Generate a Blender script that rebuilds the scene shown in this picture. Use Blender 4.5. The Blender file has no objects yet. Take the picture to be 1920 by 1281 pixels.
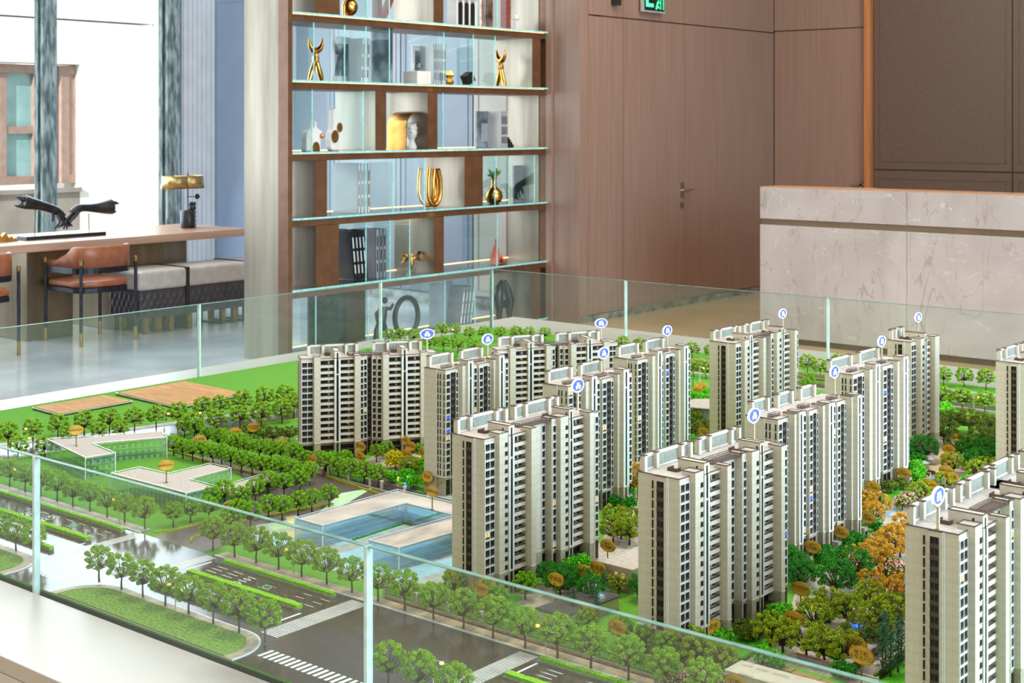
import bpy, bmesh, math, random
from mathutils import Vector, Matrix
random.seed(7)
S = bpy.context.scene
C = S.collection
PI = math.pi

# ------------------------------------------------------------------ camera
YAW = math.atan(2220 / 2668)          # the room axes: +Y runs along the bookshelf, +X along the near glass
FPX, HZY, EYE = 2668.0, 233.0, 1.65
cam_d = bpy.data.cameras.new('camera')
cam = bpy.data.objects.new('camera', cam_d)
C.objects.link(cam)
S.camera = cam
cam.location = (0, 0, EYE)
cam.rotation_euler = (PI / 2, 0, YAW)
cam_d.sensor_width = 36
cam_d.lens = 36 * FPX / 1920
cam_d.shift_y = -(640.5 - HZY) / 1920
cam_d.clip_start = 0.05
cam_d.clip_end = 200
cam_d.dof.use_dof = True
cam_d.dof.focus_distance = 3.7
cam_d.dof.aperture_fstop = 11

# ------------------------------------------------------------------ world, sun, area lights, exposure
S.view_settings.view_transform = 'Standard'
S.view_settings.look = 'None'
S.view_settings.gamma = 1
S.view_settings.use_curve_mapping = False
S.view_settings.exposure = 0.05
S.cycles.max_bounces = 7
S.cycles.diffuse_bounces = 3
S.cycles.glossy_bounces = 3
S.cycles.transmission_bounces = 6
S.cycles.transparent_max_bounces = 24
S.cycles.caustics_reflective = False
S.cycles.caustics_refractive = False
S.cycles.sample_clamp_indirect = 4.0
S.cycles.use_denoising = True

W = bpy.data.worlds.new('sky')
S.world = W
W.use_nodes = True
wn, wl = W.node_tree.nodes, W.node_tree.links
wn.clear()
wo = wn.new('ShaderNodeOutputWorld')
wb = wn.new('ShaderNodeBackground')
sky = wn.new('ShaderNodeTexSky')
sky.sky_type = 'PREETHAM' if hasattr(sky, 'turbidity') else 'NISHITA'
try:
    sky.sky_type = 'HOSEK_WILKIE'
    sky.sun_direction = (0.35, -0.75, 0.6)
    sky.turbidity = 4.0
    sky.ground_albedo = 0.4
except Exception:
    pass
wmix = wn.new('ShaderNodeMixRGB')
wmix.inputs[0].default_value = 0.6
wmix.inputs[2].default_value = (1.0, 1.0, 1.0, 1)
wl.new(sky.outputs[0], wmix.inputs[1])
wl.new(wmix.outputs[0], wb.inputs[0])
wb.inputs[1].default_value = 2.0
wl.new(wb.outputs[0], wo.inputs[0])

def light(name, kind, loc, aim, energy, color, size=1.0, size_y=None, spot=None, blend=.5):
    d = bpy.data.lights.new(name, kind)
    d.energy = energy
    d.color = color
    if kind == 'AREA':
        d.size = size
        if size_y:
            d.shape = 'RECTANGLE'; d.size_y = size_y
    elif kind in ('SPOT', 'POINT'):
        d.shadow_soft_size = size
        if spot:
            d.spot_size = spot; d.spot_blend = blend
    elif kind == 'SUN':
        d.angle = size
    o = bpy.data.objects.new(name, d)
    C.objects.link(o)
    o.location = loc
    v = Vector(aim) - Vector(loc)
    o.rotation_euler = v.to_track_quat('-Z', 'Y').to_euler()
    return o

light('sun', 'SUN', (-1, -16, 14), (-9, 8, 0), 8.0, (1, .97, .92), .01)
# daylight entering by the curtain walls (left one in view, right one beyond the frame) and the ceiling panels
light('daylight_left', 'AREA', (-11.2, 5.2, 2.4), (-4, 5.4, .2), 430, (.76, .88, 1), 6.5, 4.4)
light('daylight_right', 'AREA', (3.6, 4.4, 2.5), (-2, 4.1, .6), 1050, (.56, .77, 1), 7, 4.4)
light('ceiling_panel', 'AREA', (-2.4, 3.4, 4.5), (-2.4, 3.6, 0), 130, (1, .88, .70), 1.6, 1.6)
light('ceiling_panel', 'AREA', (-3.0, -2.4, 4.2), (-3.4, 3.4, .6), 105, (1, .84, .62), 5.0, 2.6)
light('ceiling_panel', 'AREA', (-8.7, 5.5, 4.7), (-8.9, 5.5, 0), 80, (.96, .97, 1), 2.4, 5.0)
light('ceiling_panel', 'AREA', (-4.6, 8.6, 4.7), (-5.4, 9.9, 0), 150, (1, .86, .72), 4.2, 1.6)

# ------------------------------------------------------------------ from a pixel of the photograph to a point at height z
FWD = Vector((-math.sin(YAW), math.cos(YAW)))
RGT = Vector((math.cos(YAW), math.sin(YAW)))
GZ = 0.545
def at(px, py, z=GZ):
    d = (EYE - z) * FPX / (py - HZY)
    v = FWD * d + RGT * ((px - 960) / FPX * d)
    return Vector((v.x, v.y, z))
def atx(px, py, x):
    r = FWD + RGT * ((px - 960) / FPX)
    d = x / r.x
    return Vector((x, r.y * d, EYE - (py - HZY) / FPX * d))
def aty(px, py, y):
    r = FWD + RGT * ((px - 960) / FPX)
    d = y / r.y
    return Vector((r.x * d, y, EYE - (py - HZY) / FPX * d))

# ------------------------------------------------------------------ materials
def srgb(h):
    h = h.lstrip('#')
    v = [int(h[i:i + 2], 16) / 255 for i in (0, 2, 4)]
    return tuple((c / 12.92 if c <= .04045 else ((c + .055) / 1.055) ** 2.4) for c in v) + (1,)
MATS = {}
def pm(name, c1, c2=None, scale=8, rough=.5, metal=0, bump=0, stretch=(1, 1, 1), coat=0, detail=4, spec=.5, lo=.35, hi=.65, emit=None, es=0, bdist=.002):
    if name in MATS: return MATS[name]
    m = bpy.data.materials.new(name); m.use_nodes = True
    nt = m.node_tree; n = nt.nodes; l = nt.links
    b = n['Principled BSDF']
    c1 = srgb(c1) if isinstance(c1, str) else c1
    c2 = c1 if c2 is None else (srgb(c2) if isinstance(c2, str) else c2)
    tc = n.new('ShaderNodeTexCoord'); mp = n.new('ShaderNodeMapping')
    mp.inputs['Scale'].default_value = stretch
    nz = n.new('ShaderNodeTexNoise'); nz.inputs['Scale'].default_value = scale; nz.inputs['Detail'].default_value = detail
    cr = n.new('ShaderNodeValToRGB')
    cr.color_ramp.elements[0].position = lo; cr.color_ramp.elements[1].position = hi
    cr.color_ramp.elements[0].color = c1; cr.color_ramp.elements[1].color = c2
    l.new(tc.outputs['Object'], mp.inputs[0]); l.new(mp.outputs[0], nz.inputs['Vector'])
    l.new(nz.outputs[0], cr.inputs[0]); l.new(cr.outputs[0], b.inputs['Base Color'])
    b.inputs['Roughness'].default_value = rough
    b.inputs['Metallic'].default_value = metal
    b.inputs['Specular IOR Level'].default_value = spec
    b.inputs['Coat Weight'].default_value = coat
    b.inputs['Coat Roughness'].default_value = .08
    if bump:
        bp = n.new('ShaderNodeBump'); bp.inputs['Strength'].default_value = bump; bp.inputs['Distance'].default_value = bdist
        l.new(nz.outputs[0], bp.inputs['Height']); l.new(bp.outputs[0], b.inputs['Normal'])
    if emit:
        b.inputs['Emission Color'].default_value = srgb(emit); b.inputs['Emission Strength'].default_value = es
    MATS[name] = m
    return m
def glassmat(name, tint, gloss_rough=.01, ior=1.45, milk=0.0, milk_col='#dfeae4'):
    """thin architectural glass: transparent body, mirror reflection by fresnel, milk mixes in diffuse (reflection haze on the screen, frosting on acrylic)"""
    if name in MATS: return MATS[name]
    m = bpy.data.materials.new(name); m.use_nodes = True
    nt = m.node_tree; n = nt.nodes; l = nt.links; n.clear()
    o = n.new('ShaderNodeOutputMaterial')
    tr = n.new('ShaderNodeBsdfTransparent'); tr.inputs[0].default_value = srgb(tint)
    gl = n.new('ShaderNodeBsdfGlossy'); gl.inputs['Roughness'].default_value = gloss_rough
    fr = n.new('ShaderNodeFresnel'); fr.inputs[0].default_value = ior
    mx = n.new('ShaderNodeMixShader')
    ge = n.new('ShaderNodeNewGeometry'); sb = n.new('ShaderNodeMath'); sb.operation = 'SUBTRACT'; sb.inputs[0].default_value = 1
    l.new(ge.outputs['Backfacing'], sb.inputs[1])
    mu = n.new('ShaderNodeMath'); mu.operation = 'MULTIPLY'; l.new(fr.outputs[0], mu.inputs[0]); l.new(sb.outputs[0], mu.inputs[1])
    l.new(mu.outputs[0], mx.inputs[0]); l.new(tr.outputs[0], mx.inputs[1]); l.new(gl.outputs[0], mx.inputs[2])
    last = mx
    if milk:
        df = n.new('ShaderNodeBsdfDiffuse'); df.inputs[0].default_value = srgb(milk_col)
        m2 = n.new('ShaderNodeMixShader')
        nz = n.new('ShaderNodeTexNoise'); nz.inputs['Scale'].default_value = 3
        ma = n.new('ShaderNodeMath'); ma.operation = 'MULTIPLY'; ma.inputs[1].default_value = milk * 2
        l.new(nz.outputs[0], ma.inputs[0]); l.new(ma.outputs[0], m2.inputs[0])
        l.new(mx.outputs[0], m2.inputs[1]); l.new(df.outputs[0], m2.inputs[2]); last = m2
    l.new(last.outputs[0], o.inputs[0])
    MATS[name] = m
    return m
def emat(name, col, strength):
    if name in MATS: return MATS[name]
    m = bpy.data.materials.new(name); m.use_nodes = True
    b = m.node_tree.nodes['Principled BSDF']
    b.inputs['Base Color'].default_value = srgb(col)
    b.inputs['Emission Color'].default_value = srgb(col); b.inputs['Emission Strength'].default_value = strength
    MATS[name] = m
    return m

# ------------------------------------------------------------------ mesh builder
class MB:
    def __init__(s): s.v = []; s.f = []; s.mi = []; s.sm = []
    def _add(s, vs, fs, mi=0, smooth=False, M=None):
        o = len(s.v)
        if M is not None: vs = [tuple(M @ Vector(p)) for p in vs]
        s.v += [tuple(p) for p in vs]
        for f in fs:
            s.f.append([i + o for i in f]); s.mi.append(mi); s.sm.append(smooth)
        return s
    def box(s, x0, x1, y0, y1, z0, z1, mi=0, M=None):
        vs = [(x0, y0, z0), (x1, y0, z0), (x1, y1, z0), (x0, y1, z0), (x0, y0, z1), (x1, y0, z1), (x1, y1, z1), (x0, y1, z1)]
        return s._add(vs, [(0, 3, 2, 1), (4, 5, 6, 7), (0, 1, 5, 4), (1, 2, 6, 5), (2, 3, 7, 6), (3, 0, 4, 7)], mi, False, M)
    def prism(s, poly, z0, z1, mi=0, M=None):
        a = sum(poly[i][0] * poly[(i + 1) % len(poly)][1] - poly[(i + 1) % len(poly)][0] * poly[i][1] for i in range(len(poly)))
        if a < 0: poly = poly[::-1]
        n = len(poly)
        vs = [(p[0], p[1], z0) for p in poly] + [(p[0], p[1], z1) for p in poly]
        fs = [tuple(range(n - 1, -1, -1)), tuple(range(n, 2 * n))] + [(i, (i + 1) % n, (i + 1) % n + n, i + n) for i in range(n)]
        return s._add(vs, fs, mi, False, M)
    def tube(s, pts, r, seg=8, mi=0, M=None, cap=True, smooth=True):
        pts = [Vector(p) for p in pts]
        if not isinstance(r, (list, tuple)): r = [r] * len(pts)
        vs = []; fs = []
        up = None
        for i, p in enumerate(pts):
            t = (pts[min(i + 1, len(pts) - 1)] - pts[max(i - 1, 0)]).normalized()
            if up is None:
                up = Vector((0, 0, 1)) if abs(t.z) < .9 else Vector((1, 0, 0))
            a = t.cross(up).normalized(); b = a.cross(t).normalized(); up = b
            for k in range(seg):
                w = 2 * PI * k / seg
                vs.append(p + a * (math.cos(w) * r[i]) + b * (math.sin(w) * r[i]))
        for i in range(len(pts) - 1):
            for k in range(seg):
                k2 = (k + 1) % seg
                fs.append((i * seg + k, i * seg + k2, (i + 1) * seg + k2, (i + 1) * seg + k))
        s._add(vs, fs, mi, smooth, M)
        if cap:
            s._add(vs[:seg], [tuple(range(seg))], mi, False, M)
            s._add(vs[-seg:], [tuple(range(seg - 1, -1, -1))], mi, False, M)
        return s
    def lathe(s, prof, seg=20, c=(0, 0, 0), mi=0, M=None, sx=1, sy=1, smooth=True):
        vs = []; fs = []
        for r, z in prof:
            for k in range(seg):
                w = 2 * PI * k / seg
                vs.append((c[0] + r * sx * math.cos(w), c[1] + r * sy * math.sin(w), c[2] + z))
        n = len(prof)
        for i in range(n - 1):
            for k in range(seg):
                k2 = (k + 1) % seg
                fs.append((i * seg + k, i * seg + k2, (i + 1) * seg + k2, (i + 1) * seg + k))
        s._add(vs, fs, mi, smooth, M)
        if prof[0][0] > 1e-6: s._add(vs[:seg], [tuple(range(seg - 1, -1, -1))], mi, False, M)
        if prof[-1][0] > 1e-6: s._add(vs[-seg:], [tuple(range(seg))], mi, False, M)
        return s
    def ball(s, c, r, mi=0, seg=12, sz=1, M=None):
        prof = [(r * math.sin(PI * i / 8) if 0 < i < 8 else 0, -r * sz * math.cos(PI * i / 8)) for i in range(9)]
        return s.lathe(prof, seg, c, mi, M)
    def build(s, name, mats, parent=None, loc=None, rotz=0, bevel=0, bseg=2, link=True, subsurf=0):
        me = bpy.data.meshes.new(name)
        me.from_pydata(s.v, [], s.f)
        if not isinstance(mats, (list, tuple)): mats = [mats]
        for m in mats: me.materials.append(m)
        me.polygons.foreach_set('material_index', s.mi)
        me.polygons.foreach_set('use_smooth', s.sm)
        me.update()
        o = bpy.data.objects.new(name, me)
        if link: C.objects.link(o)
        if parent: o.parent = parent
        if loc is not None: o.location = loc
        o.rotation_euler.z = rotz
        if bevel:
            md = o.modifiers.new('bevel', 'BEVEL'); md.width = bevel; md.segments = bseg; md.limit_method = 'ANGLE'
        if subsurf:
            md = o.modifiers.new('subd', 'SUBSURF'); md.levels = md.render_levels = subsurf
        return o
def thing(name, label, cat, loc=(0, 0, 0), rotz=0, group=None):
    o = bpy.data.objects.new(name, None); C.objects.link(o)
    o.empty_display_size = .05
    o.location = loc; o.rotation_euler.z = rotz
    o['label'] = label; o['category'] = cat
    if group: o['group'] = group
    return o
def tag(o, label, cat, group=None, kind=None):
    if label: o['label'] = label
    if cat: o['category'] = cat
    if group: o['group'] = group
    if kind: o['kind'] = kind
    return o
def struct(o):
    o['kind'] = 'structure'; return o
def inst(src, parent=None, loc=(0, 0, 0), rotz=0, scale=None):
    o = src.copy(); C.objects.link(o)
    o.parent = parent
    o.location = loc; o.rotation_euler.z = rotz
    if scale: o.scale = scale
    return o
def proto(o):
    """keeps a mesh for copying; the unlinked source never reaches the scene"""
    for c in list(o.users_collection): c.objects.unlink(o)
    return o
def ordn(k):
    return ['first', 'second', 'third', 'fourth', 'fifth', 'sixth', 'seventh', 'eighth', 'ninth', 'tenth', 'eleventh', 'twelfth',
            'thirteenth', 'fourteenth', 'fifteenth', 'sixteenth', 'seventeenth', 'eighteenth', 'nineteenth', 'twentieth',
            'twenty-first', 'twenty-second', 'twenty-third', 'twenty-fourth', 'twenty-fifth', 'twenty-sixth', 'twenty-seventh',
            'twenty-eighth', 'twenty-ninth', 'thirtieth'][k]
def text_mesh(txt, size, mat, name='lettering', mirror=False, extrude=0.0, space=1.0):
    cu = bpy.data.curves.new(name, 'FONT'); cu.body = txt; cu.size = size
    cu.align_x = 'CENTER'; cu.align_y = 'CENTER'; cu.extrude = extrude; cu.resolution_u = 1; cu.space_line = space; cu.offset = size * .004
    ob = bpy.data.objects.new(name, cu); C.objects.link(ob)
    dg = bpy.context.evaluated_depsgraph_get()
    me = bpy.data.meshes.new_from_object(ob.evaluated_get(dg))
    C.objects.unlink(ob); bpy.data.objects.remove(ob)
    if mirror: me.transform(Matrix.Scale(-1, 4, (1, 0, 0))); me.flip_normals()
    me.materials.clear(); me.materials.append(mat)
    o = bpy.data.objects.new(name, me)
    return o
# ================================================================== ROOM
M_floorL = pm('grey_stone_floor', '#90959d', '#cdd0d5', 1.2, .16, bump=.02, detail=8, lo=.3, hi=.7)
M_floorR = pm('beige_marble_floor', '#b3926c', '#d3b48c', 1.1, .14, detail=8, lo=.3, hi=.72)
M_wood = pm('walnut_veneer', '#876a5a', '#907364', 9, .36, stretch=(3, 3, .12), detail=6, bump=.03)
M_brownpan = pm('brown_leather_panel', '#5c493d', '#644f42', 30, .45, bump=.05)
M_trimor = pm('orange_wood_trim', '#a5663c', '#b9784a', 9, .3, stretch=(3, 3, .12))
M_bluegrey = pm('blue_grey_panel', '#9badc6', '#a0b2cb', 3, .35)
M_white = pm('white_plaster', '#d8d9d6', '#e3e3df', 5, .6)
M_champ = pm('brushed_champagne_metal', '#70675a', '#958b7a', 6, .36, metal=.75, stretch=(1, 1, .1), detail=6)
M_brown = pm('bronze_brown_metal', '#614028', '#704b30', 12, .36, metal=.35)
M_frame = pm('polished_steel_frame', '#6a6a66', '#a5aaa6', 10, .3, metal=.5)
M_mull = pm('painted_reflection_mullion', '#76868a', '#c3cdcc', 26, .15, metal=.5, stretch=(1, 1, .25), detail=5, lo=.4, hi=.6)  # pale and grey mottling paints speckled reflections into the mullion metal
M_glass = glassmat('clear_glass', '#f3fbf8')
M_shelfglass = glassmat('shelf_glass', '#f0f8f7')
M_gedge = pm('glass_edge', '#7fc4bf', '#a9dcd6', 30, .15, coat=.4)
M_wglass = glassmat('window_glass', '#eef5f6')
M_led = emat('warm_led', '#ffc080', 3.5)

def slab(name, x0, x1, y0, y1, z0, z1, m, parent=None, bevel=0):
    return MB().box(x0, x1, y0, y1, z0, z1).build(name, m, parent, bevel=bevel)

WX, WY = -12.05, 9.55
f = struct(slab('floor', -12.3, -5.3, -5, 13, -.1, 0, M_floorL))
f2 = struct(slab('floor', -5.3, 4.2, -5, 13, -.1, 0, M_floorR))
struct(slab('floor', -7.36, -5.3, 8.6, 13, -.1, .0008, M_floorR))
ceil_ = struct(slab('ceiling', -12.3, 4.2, -5, 13, 5, 5.1, M_white))
struct(slab('wall_back', -7.3, 4.2, 13.0, 13.1, 0, 5, M_wood))
struct(slab('wall_front', -12.3, 4.2, -5.1, -5, 0, 5, M_white))
# right curtain wall outside the frame
wr = struct(slab('wall_right', 4.1, 4.2, -5, 13, 0, .35, M_white))
wr2 = struct(slab('wall_right', 4.1, 4.2, -5, 13, 4.6, 5, M_white))
for k in range(8):
    y = -5 + k * 2.4
    struct(slab('window_2', 4.13, 4.15, y + .08, y + 2.32, .35, 4.6, M_wglass))
    struct(slab('trim_2', 4.06, 4.2, y - .06, y + .08, .35, 4.6, M_frame))
# left curtain wall
struct(slab('wall_left', WX - .25, WX, -5, -.2, 0, 5, M_white))
struct(slab('wall_left', WX - .25, WX, -.2, 9.2, 4.75, 5, M_white))
struct(slab('baseboard_left', WX - .14, WX + .04, -.2, 9.2, 0, .10, M_frame))
ys = [9.02 - 1.43 * k for k in range(7)]
for k, y in enumerate(ys):
    t = struct(MB().box(WX - .10, WX + .10, y - .02, y + .02, .1, 4.75).box(WX - .16, WX - .10, y - .055, y + .055, .1, 4.75).box(WX - .02, WX + .02, y - .075, y - .02, .1, 4.75).box(WX - .02, WX + .02, y + .02, y + .075, .1, 4.75).build('trim_1', M_mull))
    if k:
        w = struct(slab('window_1', WX - .008, WX + .008, y + .06, ys[k - 1] - .06, .1, 4.75, M_wglass))
M_pil = pm('white_fluted_pilaster', '#dcdee0', '#e6e8ea', 5, .5)
mb = MB().box(WX - .2, WX + .02, 9.12, 9.56, 0, 5)
for k in range(7): mb.box(WX + .02, WX + .035, 9.135 + k * .06, 9.175 + k * .06, 0, 5)
struct(mb.build('trim_3', M_pil))
M_bg2 = pm('slate_panel', '#757e89', '#7d8691', 3, .35)
M_bg3 = pm('grey_panel', '#8b8f94', '#94989c', 3, .35)
M_bg4 = pm('cream_panel', '#a9a294', '#b3ac9e', 3, .4)
# blue-grey panelled wall behind the bookshelf: every panel a piece
wb_ = struct(slab('wall_far', WX - .2, -7.1, WY + .03, WY + .15, 0, 5, M_bluegrey))
xs_ = [WX + .02, -11.2, -10.2, -9.3, -8.4, -7.5]
for i in range(5):
    for (z0, z1) in ((.12, 2.98), (3.0, 4.9)):
        x0, x1 = xs_[i] + .008, xs_[i + 1] - .008
        b = MB().box(x0, x1, WY, WY + .03, z0, z1)
        for (a0, a1, c0, c1) in ((x0 + .05, x1 - .05, z0 + .05, z0 + .058), (x0 + .05, x1 - .05, z1 - .058, z1 - .05), (x0 + .05, x0 + .058, z0 + .05, z1 - .05), (x1 - .058, x1 - .05, z0 + .05, z1 - .05)):
            b.box(a0, a1, WY - .006, WY, c0, c1)
        b.build('panel', (M_bluegrey, M_bg2, M_bg3, M_bg2, M_bg4)[i], wb_)
struct(slab('baseboard_far', WX, -7.5, WY - .012, WY + .03, 0, .1, M_frame))

# walnut wall to the right of the shelf (x = -7.08), veneered panels with shadow gaps
XW = -7.08
ww = struct(slab('wall_walnut', XW - .3, XW - .02, 9.505, 13.0, 0, 5, M_brown))
ye = [9.500] + [atx(p, 300, XW).y for p in (1168, 1283)] + [12.598]
for i in range(3):
    y0, y1 = ye[i] + .004, ye[i + 1] - .004
    for (z0, z1) in ((.06, 2.555), (2.567, 4.95)):
        if i == 1 and z0 < 1: continue
        MB().box(XW - .02, XW, y0, y1, z0, z1).build('panel', M_wood, ww)
door = struct(MB().box(XW - .02, XW, ye[1] + .004, ye[2] - .004, .01, 2.555).build('door_1', M_wood))
M_handle = pm('satin_steel', '#a89f94', '#c4bcb0', 20, .25, metal=.95)
hy = atx(1278, 360, XW).y
hb = MB().box(XW, XW + .008, hy - .025, hy + .025, .985, 1.12).box(XW, XW + .008, hy - .025, hy + .025, .89, .94)
hb.tube([(XW + .008, hy, 1.05), (XW + .05, hy, 1.05)], .01).tube([(XW + .05, hy - .01, 1.05), (XW + .05, hy + .12, 1.055)], .009)
hb.build('door_handle', M_handle, door)
struct(MB().box(-7.42, XW, 9.38, 9.50, 0, 5).box(-7.42, -7.36, 9.36, 9.38, 0, 5).build('trim_4', M_wood))
struct(slab('baseboard_walnut', XW - .01, XW + .006, 9.4, 12.59, 0, .055, M_frame))
# second wall: walnut door, orange reveal, brown upholstered panels
YW = 12.60
w2 = struct(slab('wall_reception', XW, 4.1, YW + .02, YW + .3, 0, 5, M_brown))
x_d1 = aty(1625, 300, YW).x; x_d2 = aty(1637, 300, YW).x
door2 = struct(MB().box(XW + .006, x_d1 - .004, YW, YW + .02, .01, 2.57).build('door_2', M_wood))
MB().box(XW + .004, x_d1, YW, YW + .02, 2.582, 4.95).build('panel', M_wood, w2)
MB().box(x_d1 - .15, x_d1 - .02, YW - .03, YW - .018, 1.06, 1.08).box(x_d1 - .06, x_d1 - .035, YW - .03, YW, 1.04, 1.1).build('door_handle', M_handle, door2)
struct(MB().box(x_d1, x_d2, YW - .06, YW + .02, 0, 5).build('trim_5', M_trimor))
xp = x_d2 + .01
while xp < 3.9:
    wpan = aty(1901, 300, YW).x - aty(1640, 300, YW).x
    for (z0, z1) in ((.02, 1.212), (1.226, 4.9)):
        x0, x1 = xp, min(4.08, xp + wpan - .012)
        b = MB().box(x0, x1, YW, YW + .02, z0, z1)
        for (a0, a1, c0, c1) in ((x0 + .05, x1 - .05, z0 + .07, z0 + .078), (x0 + .05, x1 - .05, z1 - .078, z1 - .07), (x0 + .05, x0 + .058, z0 + .07, z1 - .07), (x1 - .058, x1 - .05, z0 + .07, z1 - .07)):
            b.box(a0, a1, YW - .006, YW, c0, c1)
        b.build('panel', M_brownpan, w2)
    xp += wpan
# exit sign over the walnut door, hanging from a bracket, and a small black detector
M_signblk = pm('black_sign_face', '#0c120f', '#131a16', 10, .3)
M_green = emat('green_sign_light', '#3fe08a', 2.2)
es = thing('exit_sign', 'green lit emergency exit sign above the walnut door', 'sign', (XW + .055, atx(1227, 10, XW + .055).y, 2.63))
MB().box(-.03, .0, -.17, .17, 0, .17).build('casing', pm('silver_casing', '#b7bbb8', '#c8ccc8', 9, .3, metal=.4), es)
MB().box(0, .004, -.155, .155, .015, .155).build('sign_face', M_signblk, es)
g = MB()
g.box(.004, .006, -.135, -.02, .045, .075).box(.004, .006, -.135, -.1, .075, .125)
g.tube([(.006, .02, .03), (.006, .035, .07), (.006, .05, .1)], .007, 5).tube([(.006, .05, .1), (.006, .075, .085)], .005, 5).tube([(.006, .035, .07), (.006, .065, .04)], .006, 5).ball((.006, .056, .122), .011, seg=8)
g.box(.004, .006, .09, .096, .03, .135).box(.004, .006, .13, .136, .03, .135).box(.004, .006, .09, .136, .13, .136)
g.build('pictogram', M_green, es)
y_ = atx(1150, 5, XW).y
slab('wall_speaker', XW, XW + .06, y_ - .035, y_ + .035, 2.66, 2.78, pm('black_plastic', '#1d1b1a', '#26231f', 30, .4))
tag(bpy.data.objects['wall_speaker'], 'small black box fixed high on the walnut wall', 'speaker')

# ------------------------------------------------------------------ outside: the pale house across the court
M_stucco = pm('cream_stucco', '#e8e4da', '#f3efe6', 3, .8, bump=.02)
M_dkbase = pm('brown_stone_base', '#8d8078', '#a0938a', 3, .7)
M_wfr = pm('red_brown_window_frame', '#a07f72', '#af9082', 9, .5)
M_curt = pm('pale_curtain', '#dfe6e0', '#eef2ee', 4, .7, stretch=(1, 12, 1))
M_opane = pm('teal_window_pane', '#7fa5a6', '#a9c8c6', 2, .12)
XO = -17.5
hs = thing('courtyard_house', 'pale cream house seen through the curtain wall', 'building', (XO, 8, 0))
yA = atx(150, 200, XO).y - 8; yB = atx(0, 200, XO).y - 8; zt = atx(100, 122, XO).z; zs = atx(100, 345, XO).z
zjo = atx(150, 40, XO).z
yE = atx(290, 200, XO).y - 8
wl_ = MB().box(-.4, 0, yA, yE, -.2, zt + .02).box(-.4, 0, yB - 5.0, yB - 2.6, -.2, zt + .02)
wl_.box(-.4, 0, yB - 5, yE, zt + .02, zjo).box(-.4, -.01, yB - 5, yE, zjo + .025, 7.5)
wl_.build('wall', M_stucco, hs)
MB().box(-.4, 0, yB - 2.6, yA, -.2, zs - .12).box(0, .05, yB - 2.6, yA, zs - .12, zs - .06).build('lower_wall', M_dkbase, hs)
MB().box(-3.4, -.4, yE - .2, yE, -.2, 7.5).box(-.06, 0, yE, yE + .25, -.2, 7.5).build('side_wall', M_stucco, hs)
for (p0, p1) in ((-70, 75), (112, 150)):
    a = atx(p0, 200, XO - .15).y - 8; b = atx(p1, 200, XO - .15).y - 8
    wd = MB().box(-.25, -.1, a, a + .12, zs + .12, zt - .12).box(-.25, -.1, b - .12, b, zs + .12, zt - .12).box(-.25, -.1, a, b, zs, zs + .12).box(-.25, -.1, a, b, zt - .12, zt)
    wd.box(-.22, -.12, (a + b) / 2 - .05, (a + b) / 2 + .05, zs + .121, zt - .121).box(-.22, -.13, (a + b) / 2 + .05, b - .121, zs + .7, zs + .8)
    wd = wd.build('window', M_wfr, hs)
    MB().box(-.2, -.18, a, b, zs, zt).build('pane', M_opane, wd)
    MB().box(-.17, -.16, a + .12, a + .12 + (b - a) * .18, zs + .1, zt - .1).build('curtain', M_curt, wd)
grd = struct(slab('floor', -40, WX - .3, -20, 30, -.3, -.02, pm('pale_paving', '#c9c6bc', '#dad7cd', 2, .8)))
# ================================================================== BOOKSHELF
XS, XB = -7.40, -7.86
YL, YR = atx(548, 286, XS).y, 9.37
bs = thing('bookshelf', 'tall open bronze display shelf with glass ledges and lit ornaments', 'bookshelf', (XB, YL, 0))
def P_(x, y): return (x - XB, y - YL)
MB().box(0, .36, -.04, 0, 0, 5).build('end_panel', M_champ, bs)
MB().box(.36, .462, -.04, .0, 0, 5).build('end_post', M_brown, bs)
MB().box(0, .462, YR - YL, YR - YL + .05, 0, 5).build('end_post', M_brown, bs)
MB().box(.02, .36, YR - YL - .006, YR - YL - .0005, .03, 5).build('end_lining', M_champ, bs)
ZT = [.03, .508, 1.0, 1.457, 1.955, 2.425]
for z in ZT:
    bm = MB().box(.02, .44, 0, YR - YL, z - .062, z - .014)
    o = bm.build('shelf_beam', M_brown, bs, bevel=.004)
    MB().box(.0, .46, 0, YR - YL, z - .012, z).box(.4605, .4625, 0, YR - YL, z - .0125, z + .0005, 1).build('glass_ledge', [M_shelfglass, M_gedge], bs)
    MB().box(.03, .042, .02, YR - YL - .02, z + .0, z + .004).box(.425, .433, .02, YR - YL - .02, z - .0145, z - .0125).build('light_strip', M_led, bs)
MB().box(.0, .46, 0, YR - YL, 2.90, 2.96).build('shelf_beam', M_brown, bs)
boxes = {0: [(600, 618), (1001, 1015)], 1: [(595, 638), (817, 835)], 2: [(594, 616), (874, 908)], 3: [(707, 727), (805, 823)], 4: [(1001, 1016)], 5: [(594, 640), (816, 834)]}
boxes[0] = [(705, 743), (1000, 1016)]
gl = {0: [598, 696, 840, 896], 1: [692, 737, 774, 938], 2: [693, 742, 802, 934, 960, 1008], 3: [591, 687, 836], 4: [594, 652, 692, 736, 838, 893, 934], 5: [694, 736, 938]}
for r in range(6):
    z0 = ZT[r]; z1 = (ZT + [2.962])[r + 1] - .062
    for (a, b) in boxes[r]:
        y0 = atx(a, 300, XS).y - YL; y1 = atx(b, 300, XS).y - YL
        if (r, a) == (0, 705):
            MB().box(.02, .13, y0, y1, z0, z1).box(.13, .135, y0, y1, z0, z1, 1).build('divider', [M_champ, M_brown], bs); continue
        MB().box(.02, .44, y0, y1, z0, z1).box(.44, .445, y0, y1, z0, z1, 1).build('divider', [M_champ, M_brown], bs)
    for p in gl[r]:
        y0 = atx(p, 300, XS).y - YL
        MB().box(.05, .425, y0 - .004, y0 + .004, z0, z1).box(.425, .429, y0 - .0045, y0 + .0045, z0, z1, 1).build('glass_divider', [M_shelfglass, M_gedge], bs)

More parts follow.
